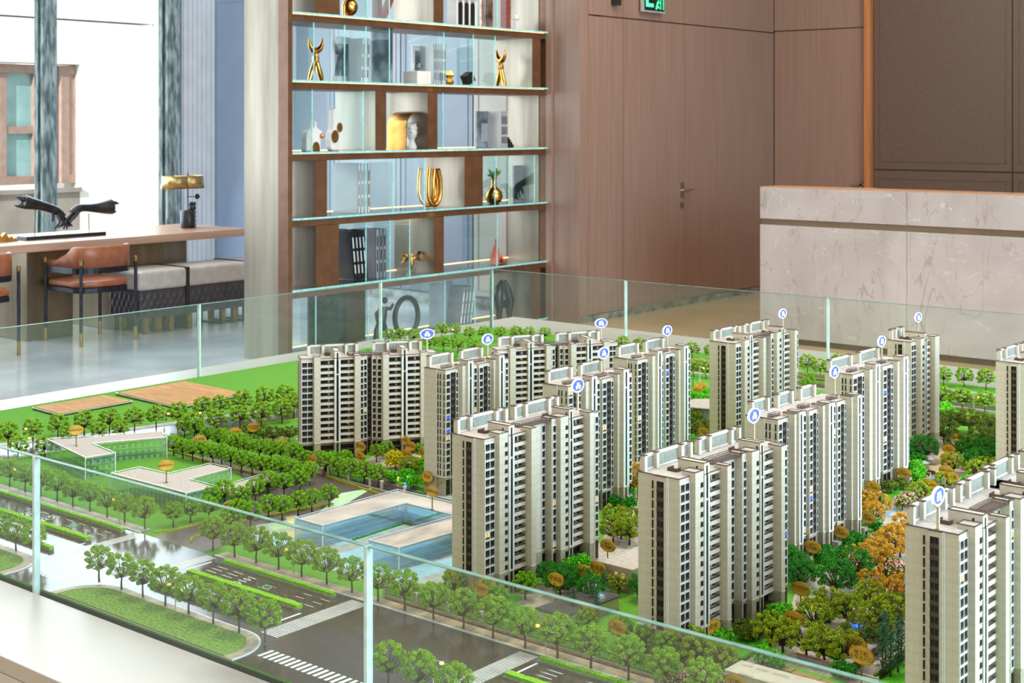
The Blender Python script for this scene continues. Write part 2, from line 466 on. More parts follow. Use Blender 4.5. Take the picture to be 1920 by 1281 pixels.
# ---- what stands on it
M_gold = pm('polished_gold', '#c48a3c', '#e0b060', 6, .2, metal=1)
M_satgold = pm('satin_gold', '#a9793a', '#c99a52', 8, .32, metal=1)
M_cer = pm('matt_white_ceramic', '#cfc7c0', '#ddd6cf', 8, .6)
M_black = pm('black_lacquer', '#141416', '#1e1e21', 10, .3)
M_dkbronze = pm('dark_bronze', '#1e1d1f', '#34312f', 14, .32, metal=.5)
M_greybk = pm('grey_book_cover', '#8d8e93', '#a3a4a8', 5, .45)
M_whitebk = pm('white_book_cover', '#c3bfbf', '#d2cecd', 5, .5)
M_page = pm('paper_pages', '#d9d4c9', '#e6e1d6', 60, .7, stretch=(1, 1, 20))
M_mark = pm('spine_print', '#2a2a2c', '#333336', 9, .5)
M_markw = pm('pale_spine_print', '#d8d8d6', '#e5e5e2', 9, .5)
M_redbr = pm('red_brown_lacquer', '#7a3a2c', '#8b4636', 9, .4)
M_cryst = glassmat('crystal', '#eef2f4', .05, 1.9)
M_orange = pm('terracotta_glaze', '#b8553c', '#cb6a4c', 8, .5)
M_leaf = pm('succulent_green', '#4f7a34', '#86a84e', 16, .5)
XM = -7.60
def sy(px, x=XM): return atx(px, 300, x).y
def book(y, z, w, h, d, cov, mark, lean=0, label='', grp=''):
    """upright book, spine towards +X"""
    t = thing('book', label, 'book', (XM + .06, y, z), 0, grp)
    t.rotation_euler.x = lean
    MB().box(-d, 0, 0, .003, 0, h).box(-d, 0, w - .003, w, 0, h).box(-.003, 0, 0, w, 0, h).build('cover', cov, t)
    MB().box(-d + .004, -.004, .003, w - .003, .004, h - .004).build('pages', M_page, t)
    m = MB()
    for (a, b) in ((.12, .30), (.36, .58), (.64, .86)): m.box(0, .0008, w * .32, w * .68, h * a, h * b)
    m.build('spine_print', mark, t)
    return t
def books(px, z, n, w, h, d, cov, mark, lean, desc, grp):
    y = sy(px)
    pos = ['', 'leftmost', 'second from left', 'third from left', 'fourth from left', 'fifth from left']
    for k in range(n):
        book(y + k * (w + .002) / math.cos(lean), z + (abs(math.sin(lean)) * w if lean > 0 else 0), w, h, d, cov, mark, lean, '%s, %s of %d' % (desc, pos[k + 1] if k < n - 1 else 'rightmost', n), grp)
books(660, ZT[2], 4, .031, .36, .26, M_whitebk, M_mark, 0, 'white book with grey spine print on the middle shelf', 'white books on the middle shelf')
books(1010, ZT[2], 3, .024, .30, .24, M_black, M_markw, 0, 'black book at the right end of the middle shelf', 'black books on the middle shelf')
books(694, ZT[1], 3, .036, .36, .24, M_greybk, M_mark, 0, 'grey upright book on the second lowest shelf', 'grey books on the second lowest shelf')
books(654, ZT[1], 4, .033, .36, .24, M_black, M_markw, .11, 'black leaning book with white spine print', 'leaning black books')
books(850, ZT[0], 4, .036, .33, .26, M_greybk, M_markw, -.16, 'large grey leaning book on the lowest shelf', 'grey books on the lowest shelf')
books(665, ZT[4], 3, .026, .33, .24, M_whitebk, M_mark, -.07, 'pale book near the gold horned figure', 'pale books on the upper left shelf')
books(803, ZT[4], 5, .026, .32, .24, M_whitebk, M_mark, 0, 'pale book behind the white cube', 'pale books behind the white cube')
books(930, ZT[3], 4, .018, .30, .24, M_whitebk, M_mark, 0, 'pale book beside the black steps', 'pale books beside the black steps')
def item(name, label, cat, px, row, x=XM):
    return thing(name, label, cat, (x, sy(px, x), ZT[row]))
# white cover boards standing left of the books (display covers)
def cover(px0, px1, row, h, m, label, name='display_board', x=XM - .10):
    y0, y1 = sy(px0, x), sy(px1, x)
    t = thing(name, label, 'board', (x, (y0 + y1) / 2, ZT[row]))
    w = (y1 - y0) / 2
    MB().box(-.01, .01, -w, w, 0, h).build('panel', m, t, bevel=.002)
    return t, w
M_photo = pm('grey_photo_print', '#4d5458', '#8d979b', 7, .2, detail=1)
t, w = cover(622, 656, 4, .34, M_whitebk, 'framed grey photograph behind the pale books, upper left'); MB().box(.01, .012, -w * .75, w * .75, .05, .29).build('print', M_photo, t)
t, w = cover(772, 805, 4, .31, M_whitebk, 'framed grey photograph behind the white cube'); MB().box(.01, .012, -w * .75, w * .75, .05, .27).build('print', M_photo, t)
t, w = cover(893, 930, 3, .30, M_photo, 'grey photograph board left of the black steps'); MB().box(.01, .012, -w * .6, w * .6, .05, .2).build('print', M_greybk, t)
t, w = cover(697, 735, 4, .40, M_photo, 'tall dark glossy board between pale frames')
t, w = cover(963, 1003, 2, .30, pm('dark_green_cover', '#1d2a2c', '#26373a', 6, .3), 'dark cover board left of the black books')
t, w = cover(578, 648, 0, .40, pm('black_green_print', '#10150f', '#28362a', 14, .25, detail=8), 'large dark landscape print on the lowest shelf')
t, w = cover(806, 846, 0, .36, M_greybk, 'pale grey cover standing left of the leaning books')
# gold horned figure (twice: one standing on the left, one edge-on at the right)
def horned(px, lab, ang):
    t = item('horned_figure', lab, 'figurine', px, 4)
    t.rotation_euler.z = ang
    m = MB()
    for s in (-1, 1):
        m.tube([(0, s * .062, 0), (0, s * .045, .05), (0, s * .022, .11), (0, s * .012, .145)], [.014, .022, .02, .016], 10)
    m.tube([(0, -.064, .318), (0, -.062, .27), (0, -.040, .232), (0, 0, .212), (0, .040, .232), (0, .062, .27), (0, .064, .318)], [.002, .014, .024, .028, .024, .014, .002], 12)
    m.lathe([(.018, .128), (.052, .165), (.018, .205)], 4, smooth=False)
    m.build('body', M_gold, t, subsurf=1)
horned(592, 'gold horned abstract figure at the left of the upper shelf', 0)
horned(939, 'gold horned abstract figure seen edge-on at the right of the upper shelf', PI / 2 - .3)
# white cube with crystal ball
t = item('marble_cube', 'white cube block with a crystal ball on top', 'block', 782, 4, XM + .08)
MB().box(-.075, .075, -.075, .075, 0, .10).build('cube', M_cer, t, bevel=.004)
MB().ball((0, .01, .135), .04).build('crystal_ball', M_cryst, t)
t = item('crystal_cube', 'white cube with faceted crystal on the top shelf, far right', 'block', 967, 5)
MB().box(-.04, .04, -.045, .045, 0, .09).build('cube', M_cer, t, bevel=.003)
MB().lathe([(.02, .09), (.032, .11), (.02, .145), (0, .15)], 6, smooth=False).build('crystal', M_cryst, t)
t = item('faceted_ornament', 'gold faceted zigzag ornament right of the pale books', 'figurine', 843, 4)
MB().lathe([(.02, 0), (.045, .03), (.015, .055), (.045, .085), (.02, .12), (.0, .125)], 5, smooth=False).build('body', M_gold, t)
t = item('bow_ornament', 'dark cube shaped ornament on the upper shelf', 'figurine', 880, 4)
m = MB().box(-.04, .04, -.04, .04, 0, .08, M=Matrix.Translation((0, 0, .03)) @ Matrix.Rotation(.5, 4, 'X')); m.build('body', M_dkbronze, t, bevel=.004)
# top shelf
t = item('gold_orb_sculpture', 'polished gold orb sculpture on the top shelf', 'sculpture', 656, 5)
m = MB().ball((0, 0, .085), .06, seg=20, sz=1.1).tube([(0, -.055, 0), (0, -.06, .09), (0, -.02, .17)], .012, 8).box(-.04, .04, -.05, .05, 0, .015); m.build('body', M_gold, t)
t = item('lattice_ornament', 'red-brown slanted lattice ornament on the top shelf', 'sculpture', 712, 5)
m = MB().box(-.03, .03, -.05, -.005, 0, .4).box(-.02, .02, .0, .045, 0, .4, M=Matrix.Translation((0, -.01, 0)) @ Matrix.Rotation(-.5, 4, 'X'))
for k in range(8): m.box(.03, .034, -.045, -.01, .02 + k * .045, .05 + k * .045)
m.build('body', M_redbr, t)
t = item('arcade_model', 'white arcade model with three dark arches on the top shelf', 'model', 866, 5)
m = MB().box(-.05, .05, -.12, .12, 0, .012).box(-.05, .05, -.12, .12, .22, .28)
for k in range(4): m.box(-.05, .05, -.12 + k * .0735, -.10 + k * .0735, 0, .24)
m.build('facade', M_cer, t)
for k in range(3):
    y = -.0735 + k * .0735 - .0
    c = y
    pts = [(c - .024, .01), (c + .024, .01), (c + .024, .17)] + [(c + .024 * math.cos(a * PI / 8), .17 + .03 * math.sin(a * PI / 8)) for a in range(9)] + [(c - .024, .17)]
    mm = MB(); mm.prism(pts, .048, .053, M=Matrix(((0, 0, 1, 0), (1, 0, 0, 0), (0, 1, 0, 0), (0, 0, 0, 1)))); mm.build('arch', M_black, t)
t = item('copper_panel', 'mottled copper panel leaning beside the arcade model', 'panel', 912, 5)
MB().box(-.01, .01, -.07, .07, 0, .33).build('panel', pm('mottled_copper', '#6d4030', '#c9a58e', 14, .25, metal=.6, detail=6), t)
t = item('brick_stele', 'red-brown ribbed block on the top shelf', 'sculpture', 948, 5)
m = MB().box(-.03, .03, -.03, .03, 0, .4)
for k in range(9): m.box(.03, .034, -.028, .028, .02 + k * .042, .045 + k * .042)
m.build('body', M_redbr, t)
# ceramic vases with gold dishes
t = item('arched_vase', 'low white vase with a gold arched hollow', 'vase', 587, 3, XM + .05)
pts = [(-.09, 0), (-.09, .10), (-.082, .135), (-.06, .152), (-.02, .16), (-.008, .175), (-.008, .215), (.012, .215), (.012, .175), (.03, .16), (.062, .148), (.072, .12), (.066, .085), (.05, .07), (.05, 0)]
SW = Matrix(((0, 0, 1, 0), (1, 0, 0, 0), (0, 1, 0, 0), (0, 0, 0, 1)))
MB().prism(pts, -.03, .03, M=SW).build('body', M_cer, t, bevel=.012, bseg=3)
m = MB(); m.prism([(-.035, .0), (.032, .0), (.032, .035), (.02, .06), (-.002, .07), (-.022, .06), (-.035, .035)], .031, .035, M=SW); m.ball((.036, .052, .11), .018, seg=12); m.build('gold_hollow', M_gold, t)
t = item('bottle_vase', 'tall white bottle vase with two gold dishes', 'vase', 626, 3, XM + .05)
pts = [(-.055, .02), (-.062, .08), (-.055, .13), (-.035, .16), (-.03, .20), (-.03, .305), (-.004, .305), (-.004, .24), (.02, .215), (.035, .2), (.045, .14), (.035, .08), (.035, .0), (-.04, 0)]
MB().prism(pts, -.03, .03, M=SW).build('body', M_cer, t, bevel=.012, bseg=3)
m = MB()
for (y, z, r) in ((-.02, .105, .034), (.026, .17, .026)):
    m.lathe([(r, 0), (r * .8, -.008), (r * .3, -.012), (0, -.003)], 18, M=Matrix.Translation((.037, y, z)) @ Matrix.Rotation(PI / 2, 4, 'Y'), sy=1.0, sx=1.35)
m.build('gold_dish', M_gold, t)
# gold arch with the white head
t = item('gold_arch', 'brushed gold arch shelter on the third shelf', 'ornament', 765, 3)
R_ = .125; H_ = .17
pts = [(-R_, 0), (-R_, H_)] + [(-R_ * math.cos(a * PI / 14), H_ + R_ * .95 * math.sin(a * PI / 14)) for a in range(1, 14)] + [(R_, H_), (R_, 0), (R_ - .008, 0), (R_ - .008, H_)] + [((R_ - .008) * math.cos(a * PI / 14), H_ + (R_ * .95 - .008) * math.sin(a * PI / 14)) for a in range(1, 14)] + [(-R_ + .008, H_), (-R_ + .008, 0)]
n = len(pts); m = MB()
half = n // 2
vs = [(-.10, p[0], p[1]) for p in pts] + [(.10, p[0], p[1]) for p in pts]
fs = []
for i in range(half - 1):
    j = n - 1 - i
    fs += [(i, i + 1, j - 1, j), (n + i, n + j, n + j - 1, n + i + 1), (i, n + i, n + i + 1, i + 1), (j - 1, n + j - 1, n + j, j)]
fs += [(0, n - 1, 2 * n - 1, n), (half - 1, n + half - 1, n + half, half)]
m._add(vs, fs); m.build('arch', M_satgold, t)
t = item('white_bust', 'white curly-haired plaster head with gold ball inside the gold arch', 'bust', 772, 3, XM + .02)
m = MB().lathe([(.045, 0), (.05, .02), (.03, .05), (.024, .07), (.03, .085), (.045, .11), (.05, .145), (.04, .18), (.018, .2), (0, .203)], 16)
rr = random.Random(3)
for k in range(26):
    a = rr.uniform(0, 2 * PI); h = rr.uniform(.13, .2); r = .046 * math.sqrt(max(.05, 1 - ((h - .14) / .07) ** 2))
    m.ball((math.cos(a) * r, math.sin(a) * r, h), .013, seg=6)
m.ball((.05, .012, .125), .009, seg=8).box(.04, .052, -.004, .006, .1, .104)
m.build('head', M_cer, t)
MB().ball((.055, .03, .105), .017, seg=14).build('gold_ball', M_gold, t)
t = item('black_steps', 'small black stepped ornament on the third shelf', 'ornament', 952, 3)
m = MB()
for k in range(4): m.box(-.03, .03, -.03 + k * .018, -.012 + k * .018 + .0, 0, .085 - k * .02)
m.build('body', M_black, t)
# gold loops
t = item('gold_loop_sculpture', 'polished gold sculpture of three rising bent tubes', 'sculpture', 808, 2, XM + .04)
m = MB()
for (y0, y1, x0, x1, tilt) in ((-.085, .03, -.04, .03, 0), (-.02, .085, .05, -.02, 0), (-.045, .06, .02, .04, .02)):
    pts = []
    for k in range(13):
        a = PI + PI * k / 12
        pts.append((x0 + (x1 - x0) * k / 12, (y0 + y1) / 2 + (y1 - y0) / 2 * 1.15 * math.cos(a), .12 + .10 * math.sin(a)))
    pts = [(x0 - .01, y0 + .02, .31)] + [(x0, y0 - .005, .22)] + pts + [(x1, y1 + .005, .22), (x1 + .01, y1 - .03, .30)]
    m.tube(pts, .0155, 12)
m.build('tubes', M_gold, t)
# gold vase with plant
t = item('gold_bottle_vase', 'round polished gold bottle vase holding a green succulent', 'vase', 926, 2, XM + .04)
MB().lathe([(.035, 0), (.06, .02), (.075, .06), (.066, .10), (.035, .125), (.022, .145), (.02, .2), (.026, .225)], 24).build('body', M_gold, t)
m = MB(); rr = random.Random(5)
for k in range(22):
    a = rr.uniform(0, 2 * PI); e = rr.uniform(.3, 1.2); L_ = rr.uniform(.05, .09)
    d = Vector((math.cos(a) * math.cos(e), math.sin(a) * math.cos(e), math.sin(e)))
    p = Vector((0, 0, .22))
    m.tube([p, p + d * L_ * .6, p + d * L_ + Vector((0, 0, -.004))], [.004, .012, .003], 6)
m.build('leaves', M_leaf, t)
# gold bird on crystal
t = item('gold_bird', 'gold winged bird on a clear crystal block', 'figurine', 771, 1, XM + .04)
m = MB()
for s in (-1, 1):
    for k in range(6):
        a = .25 + .16 * k
        m.tube([(0, s * .01, .10), (.01, s * (.03 + .012 * k), .12 + .008 * k), (0, s * (.055 + .012 * (5 - k)), .085 + .017 * k)], [.008, .013, .003], 6)
m.tube([(0, 0, .03), (0, 0, .08), (0, 0, .13)], [.004, .022, .012], 10).ball((.012, 0, .14), .014, seg=10).tube([(.02, 0, .14), (.036, 0, .136)], [.005, .001], 6)
m.build('bird', M_gold, t)
MB().box(-.025, .025, -.03, .03, 0, .045).box(-.02, .02, -.045, -.012, .03, .075).build('crystal_block', M_cryst, t)
# terracotta seated figure
t = item('seated_figure', 'terracotta abstract seated figure on the second lowest shelf', 'figurine', 933, 1, XM + .04)
MB().tube([(0, -.035, .0), (0, -.035, .05), (0, -.026, .11), (0, -.018, .15), (0, -.014, .172)], [.04, .042, .03, .014, .008], 14).ball((0, -.012, .187), .016).tube([(0, -.04, .02), (.02, .0, .06), (.01, .04, .022), (0, .095, .018), (0, .10, .03)], [.025, .022, .022, .016, .014], 12).build('body', M_orange, t)
# lowest shelf: ring, figure, abstract
t = item('ring_sculpture', 'dark bronze ring sculpture on the lowest shelf', 'sculpture', 762, 0, XM + .05)
m = MB(); pts = [(0, .125 * math.cos(a * PI / 16), .155 + .145 * math.sin(a * PI / 16)) for a in range(33)]
m.tube(pts, .02, 10, cap=False); m.box(-.03, .03, -.05, .05, 0, .014); m.build('ring', M_dkbronze, t)
t = item('pushing_figure', 'dark bronze figure leaning against the ring', 'figurine', 716, 0, XM + .08)
m = MB().tube([(0, -.07, 0), (0, -.05, .09), (0, -.01, .15)], [.018, .024, .03], 10).tube([(0, .04, 0), (0, .035, .08), (0, -.0, .15)], [.018, .022, .03], 10)
m.tube([(0, -.01, .14), (0, .0, .2), (0, .015, .26)], [.036, .04, .034], 12).ball((0, .03, .305), .024).tube([(.02, .02, .25), (.02, .07, .24), (.01, .11, .27)], [.016, .013, .01], 8).tube([(-.02, .02, .25), (-.02, -.04, .21), (0, -.05, .16)], [.016, .013, .01], 8)
m.build('body', M_dkbronze, t)
t = item('hollow_sculpture', 'black pierced abstract sculpture right on the lowest shelf', 'sculpture', 944, 0, XM + .05)
m = MB().tube([(0, -.06, 0), (0, -.055, .1), (0, -.07, .2), (0, -.05, .28), (0, -.02, .335)], [.02, .03, .045, .035, .012], 12)
m.tube([(0, .075, 0), (0, .07, .08), (0, .085, .16), (0, .05, .25), (0, .02, .33)], [.018, .03, .04, .035, .012], 12)
m.tube([(0, -.06, .15), (0, .0, .14), (0, .07, .15)], [.03, .034, .03], 12)
m.build('body', M_black, t)
# warm glow of the shelf lighting
for k, z in enumerate(ZT):
    light('shelf_lamp', 'AREA', (XB + .12, (YL + YR) / 2, z + .40), (XB + .2, (YL + YR) / 2, z), 1.5, (1, .72, .45), .05, 2.7)
# ================================================================== DESK GROUP
M_oak = pm('light_oak_top', '#a9846c', '#c09a80', 7, .28, stretch=(3, .15, 3), detail=6)
M_desk = pm('bronze_desk_leg', '#6b5c46', '#8f7d60', 5, .3, metal=.7, stretch=(1, 1, .1))
M_leather = pm('tan_leather', '#8a4a2c', '#9c5a38', 18, .38, bump=.03)
M_chmetal = pm('black_chair_metal', '#2c2c30', '#3b3b40', 20, .28, metal=.7)
M_tip = pm('brass_tip', '#8a6a3a', '#a9854c', 20, .3, metal=.9)
M_cream = pm('cream_leather', '#b3a79c', '#c3b8ad', 14, .35, bump=.02)
M_quilt = pm('dark_quilted_leather', '#3a3233', '#463d3e', 16, .45)
M_strap = pm('black_strap', '#1b1615', '#241d1c', 20, .4)
TZ = .75
X0, X1 = -9.62, -10.55
dk = thing('long_desk', 'long light oak table by the curtain wall on bronze slab legs', 'table', (X0, 6, 0))
yend = atx(463, 440, X0).y + .02
MB().box(X1 - X0, 0, -5.0, yend - 6, TZ - .065, TZ).build('table_top', M_oak, dk, bevel=.006)
for (a, b, m) in ((50, 137, M_desk), (213, 306, M_desk)):
    y0 = atx(a, 500, X0 - .12).y - 6; y1 = atx(b, 500, X0 - .12).y - 6
    MB().box(X1 - X0 + .12, -.12, y0, y1, 0, TZ - .067).build('slab_leg', m, dk, bevel=.004)
y0 = atx(306, 500, X0 - .2).y - 6; y1 = atx(350, 500, X0 - .2).y - 6
MB().box(X1 - X0 + .1, -.2, y0, y1, 0, TZ - .067).build('side_leg', M_champ, dk)
MB().box(-.75, -.25, atx(137, 500, X0 - .12).y - 6, atx(213, 500, X0 - .12).y - 6, .45, TZ - .07).build('modesty_panel', pm('mirror_panel', '#76857c', '#8b998f', 3, .12, metal=.9), dk)

def armchair(cx, cy, rot, label):
    """open barrel chair; local +X is the back side; legs at +-.235"""
    t = thing('armchair', label, 'chair', (cx, cy, 0), rot, 'tan leather armchairs at the long table')
    for sx in (-1, 1):
        for sy_ in (-1, 1):
            lg = MB().tube([(sx * .235, sy_ * .24, .10), (sx * .235, sy_ * .24, .63 if sx < 0 else .635)], .013, 10).ball((sx * .235, sy_ * .24, .632), .013, seg=8).build('leg', M_chmetal, t)
            MB().tube([(sx * .235, sy_ * .24, 0), (sx * .235, sy_ * .24, .10)], .0145, 10).tube([(sx * .235, sy_ * .24, .60), (sx * .235, sy_ * .24, .64)], .0145, 10).build('brass_tip', M_tip, lg)
    pts = []
    for k in range(17):
        a = -PI / 2 + PI * k / 16
        pts.append((.03 + .215 * abs(math.cos(a)) ** .55, .245 * (abs(math.sin(a)) ** .6) * (1 if math.sin(a) > 0 else -1)))
    pts = [(-.235, -.245)] + [(-.1, -.247)] + pts + [(-.1, .247), (-.235, .245)]
    # leather shell: low on the arms, high at the back
    n = len(pts); vs = []; fs = []
    for i, (x, y) in enumerate(pts):
        u = min(1, max(0, (x + .06) / .2)); top = .625 + (.735 - .625) * u * u * (3 - 2 * u)
        L_ = math.hypot(x, y); nx, ny = x / max(L_, .01), y / max(L_, .01)
        for (dx, z) in ((0, .575), (0, top - .012), (.012, top), (.03, top - .008), (.036, .575)):
            vs.append((x - nx * dx, y - ny * dx, z))
    for i in range(n - 1):
        for k in range(5):
            k2 = (k + 1) % 5
            fs.append((i * 5 + k, i * 5 + 5 + k, i * 5 + 5 + k2, i * 5 + k2))
    fs += [tuple(range(5)), tuple(range((n - 1) * 5 + 4, (n - 1) * 5 - 1, -1))]
    m = MB(); m._add(vs, fs, 0, True); m.build('backrest', M_leather, t)
    m = MB()
    for i in range(n - 1):
        (xa, ya), (xb, yb) = pts[i], pts[i + 1]
        m._add([(xa * .99, ya * .99, .53), (xb * .99, yb * .99, .53), (xb * .99, yb * .99, .574), (xa * .99, ya * .99, .574), (xa * .95, ya * .95, .53), (xb * .95, yb * .95, .53), (xb * .95, yb * .95, .574), (xa * .95, ya * .95, .574)], [(0, 1, 2, 3), (7, 6, 5, 4), (3, 2, 6, 7), (4, 5, 1, 0)])
    m.build('arm_band', M_chmetal, t)
    sp = [(-.22, -.23), (.12, -.235), (.2, -.19), (.235, -.1), (.24, 0), (.235, .1), (.2, .19), (.12, .235), (-.22, .23), (-.235, 0)]
    MB().prism(sp, .425, .475).build('seat', M_leather, t, bevel=.02, bseg=3)
    MB().prism([(a * 1.0, b * 1.0) for a, b in sp], .385, .424).build('seat_frame', M_chmetal, t, bevel=.004)
    return t
armchair(-9.43, 6.30, 0, 'tan leather armchair with curved back, front and centre at the long table')
armchair(-9.44, 5.315, 0, 'tan leather armchair cut off by the left edge of the picture')
armchair(-10.95, 5.72, PI, 'armchair on the far side of the long table, only its legs showing')

# bench with strapped cream cushion
y0 = atx(262, 560, -9.30).y; y1 = y0 + 1.35
bn = thing('storage_bench', 'box bench with cream leather cushion, dark quilted base and black straps', 'bench', (-9.30, y0, 0))
MB().box(-.42, 0, 0, y1 - y0, .345, .50).build('cushion', M_cream, bn, bevel=.03, bseg=4)
m = MB().box(-.41, -.008, .01, y1 - y0 - .01, .13, .345)
mq = m.build('base', M_quilt, bn, bevel=.008)
q = MB(); s = .062
for i in range(22):
    for j in range(3):
        cy_ = .03 + s * (i + .5 * (j % 2)) ; cz = .182 + j * .05
        if cy_ > y1 - y0 - .03: continue
        q._add([(-.008, cy_ - s / 2, cz), (-.008, cy_, cz - .05), (-.008, cy_ + s / 2, cz), (-.008, cy_, cz + .05), (.000, cy_, cz)], [(0, 1, 4), (1, 2, 4), (2, 3, 4), (3, 0, 4)])
for i in range(6):
    for j in range(3):
        cx_ = -.39 + s * (i + .5 * (j % 2)); cz = .182 + j * .05
        if cx_ > -.03: continue
        q._add([(cx_ - s / 2, .01, cz), (cx_, .01, cz - .05), (cx_ + s / 2, .01, cz), (cx_, .01, cz + .05), (cx_, .004, cz)], [(1, 0, 4), (2, 1, 4), (3, 2, 4), (0, 3, 4)])
tag(q.build('quilting', M_quilt, bn), None, None, kind='stuff')
for y in (.44, 1.06):
    MB().box(-.43, .006, y, y + .035, .12, .506).build('strap', M_strap, bn, bevel=.003)
for y in (.10, .22, .34, .52, .86, .98, 1.1, 1.24):
    MB().box(-.38, -.06, y - .012, y + .012, 0, .012).box(-.08, -.05, y - .022, y + .022, 0, .13).box(-.38, -.35, y - .022, y + .022, 0, .13).build('leg', M_tip, bn)
# lamp
ly = atx(352, 400, -10.05).y
lp = thing('desk_lamp', 'table lamp with wide brass shade on a black marble cylinder', 'lamp', (-10.05, ly, TZ))
MB().lathe([(.06, 0), (.062, .004), (.062, .15), (.058, .154), (0, .154)], 26).build('base', M_black, lp)
MB().tube([(0, 0, .15), (0, 0, .48)], .006, 8).tube([(0, 0, .27), (0, .085, .27)], .004, 6).ball((0, .10, .27), .024, seg=14).build('stem', M_chmetal, lp)
def shade_pts(cx, cy, r):
    return [(cx + r * math.cos(a * PI / 14), cy + r * math.sin(a * PI / 14)) for a in range(28)]
sh = MB()
for (cy, r, z0, z1) in ((-.135, .115, .345, .455), (.015, .125, .345, .455)):
    vs = []; fs = []
    for k in range(28):
        a = 2 * PI * k / 28
        for (rr_, z) in ((r * 1.04, z0), (r * .95, z1), (r * .92, z1 - .001), (r * 1.01, z0 + .001)):
            vs.append((rr_ * math.cos(a), cy + rr_ * math.sin(a), z))
    for k in range(28):
        for j in range(4):
            fs.append((k * 4 + j, ((k + 1) % 28) * 4 + j, ((k + 1) % 28) * 4 + (j + 1) % 4, k * 4 + (j + 1) % 4))
    sh._add(vs, fs, 0, True)
    sh.lathe([(0, z1 - .006), (r * .93, z1 - .006)], 28, (0, cy, 0))
sh.build('shade', pm('brushed_brass', '#9a8358', '#c0a46e', 8, .3, metal=.95, stretch=(1, 1, .1)), lp)
MB().tube([(0, 0, .455), (0, 0, .52)], .004, 6).build('finial', M_tip, lp)
# lens-like black canister behind the lamp
cn = thing('black_canister', 'black ridged canister right behind the brass lamp', 'canister', (-10.12, ly + .10, TZ))
m = MB()
for k in range(6): m.lathe([(.03, .001 + k * .037), (.034, .005 + k * .037), (.034, .03 + k * .037), (.03, .034 + k * .037)], 18)
m.build('body', M_black, cn)
# reaching hands sculpture
hx = -9.98
ya, yb = atx(40, 428, hx).y, atx(190, 422, hx).y
hs_ = thing('reaching_hands_sculpture', 'black bronze sculpture of two forearms reaching to each other on a flat plinth', 'sculpture', (hx, (ya + yb) / 2, TZ))
L_ = (yb - ya) / 2
MB().box(-.07, .07, -L_, L_, 0, .03).build('plinth', M_black, hs_, bevel=.003)
MB().tube([(0, -L_ * .68, .03), (0, -L_ * .66, .245)], .004, 6).tube([(0, L_ * .68, .03), (0, L_ * .67, .18)], .004, 6).build('rod', M_black, hs_)
def arm(name, pts, rad, fingers, mat, label):
    me = bpy.data.meshes.new(name); me.from_pydata([tuple(p) for p in pts], [(i, i + 1) for i in range(len(pts) - 1)], [])
    # forearm and palm as one tapering tube, each finger a jointed tube rooted in the palm
    m = MB().tube(pts, [q * 1.35 for q in rad], 12)
    for f in fingers: m.tube(f[0], [q * 1.3 for q in f[1]], 7)
    o = m.build(name, mat, hs_, subsurf=1); o['label'] = label
    return o
c0 = -L_
arm('left_forearm', [(0, c0 + .01, .30), (0, c0 + .05, .285), (0, c0 + .14, .27), (0, c0 + .24, .24), (0, c0 + .31, .215), (0, c0 + .37, .17)], [.045, .042, .032, .026, .03, .018],
    [([(0, c0 + .34, .19), (.0, c0 + .39, .14), (0, c0 + .43, .10), (0, c0 + .45, .085)], [.013, .011, .009, .006]),
     ([(.02, c0 + .32, .19), (.025, c0 + .36, .14), (.02, c0 + .34, .10), (.015, c0 + .31, .08)], [.012, .011, .009, .006]),
     ([(-.02, c0 + .32, .19), (-.025, c0 + .36, .13), (-.02, c0 + .33, .09), (-.015, c0 + .3, .075)], [.012, .011, .009, .006]),
     ([(.03, c0 + .30, .20), (.035, c0 + .33, .15), (.03, c0 + .31, .11), (.025, c0 + .29, .095)], [.011, .01, .008, .005]),
     ([(.0, c0 + .27, .23), (.03, c0 + .26, .18), (.03, c0 + .255, .145), (.03, c0 + .25, .13)], [.014, .012, .01, .007]),
     ([(0, c0 + .03, .31), (.0, c0 - .03, .34), (0, c0 - .05, .335)], [.022, .012, .003]),
     ([(0, c0 + .02, .28), (.0, c0 - .03, .26), (0, c0 - .06, .275)], [.022, .012, .003])], M_dkbronze, 'darker forearm pointing down to the right')
arm('right_forearm', [(0, L_ + .09, .225), (0, L_ + .02, .22), (0, L_ - .08, .22), (0, L_ - .17, .23), (0, L_ - .22, .225), (0, L_ - .27, .19)], [.05, .04, .026, .022, .03, .024],
    [([(.015, L_ - .26, .20), (.02, L_ - .32, .16), (.015, L_ - .36, .11), (.01, L_ - .375, .085)], [.012, .011, .009, .006]),
     ([(.0, L_ - .26, .19), (.0, L_ - .31, .14), (0, L_ - .34, .09), (0, L_ - .35, .065)], [.012, .011, .009, .006]),
     ([(-.015, L_ - .25, .19), (-.02, L_ - .29, .13), (-.015, L_ - .31, .085), (-.01, L_ - .315, .06)], [.012, .011, .009, .006]),
     ([(-.03, L_ - .24, .19), (-.03, L_ - .26, .14), (-.03, L_ - .275, .1), (-.03, L_ - .28, .075)], [.011, .01, .008, .005]),
     ([(.02, L_ - .22, .21), (.04, L_ - .26, .17), (.045, L_ - .3, .14), (.045, L_ - .325, .12)], [.013, .011, .009, .006]),
     ([(0, L_ + .07, .24), (0, L_ + .13, .26), (0, L_ + .17, .245)], [.024, .016, .003]),
     ([(0, L_ + .07, .21), (0, L_ + .11, .17), (0, L_ + .145, .185)], [.024, .016, .003])], M_dkbronze, 'forearm with the drooping hand at the right')
# small gold peaks at the left end of the desk
gy = atx(8, 428, -9.95).y
gp = thing('gold_peaks', 'small gold jagged mountain ornament at the left end of the table', 'ornament', (-9.95, gy, TZ))
MB().prism([(-.09, 0), (.11, 0), (.085, .03), (.07, .02), (.05, .045), (.03, .03), (-.0, .07), (-.03, .04), (-.07, .08), (-.09, .03)], -.02, .02, M=SW).build('body', M_satgold, gp)

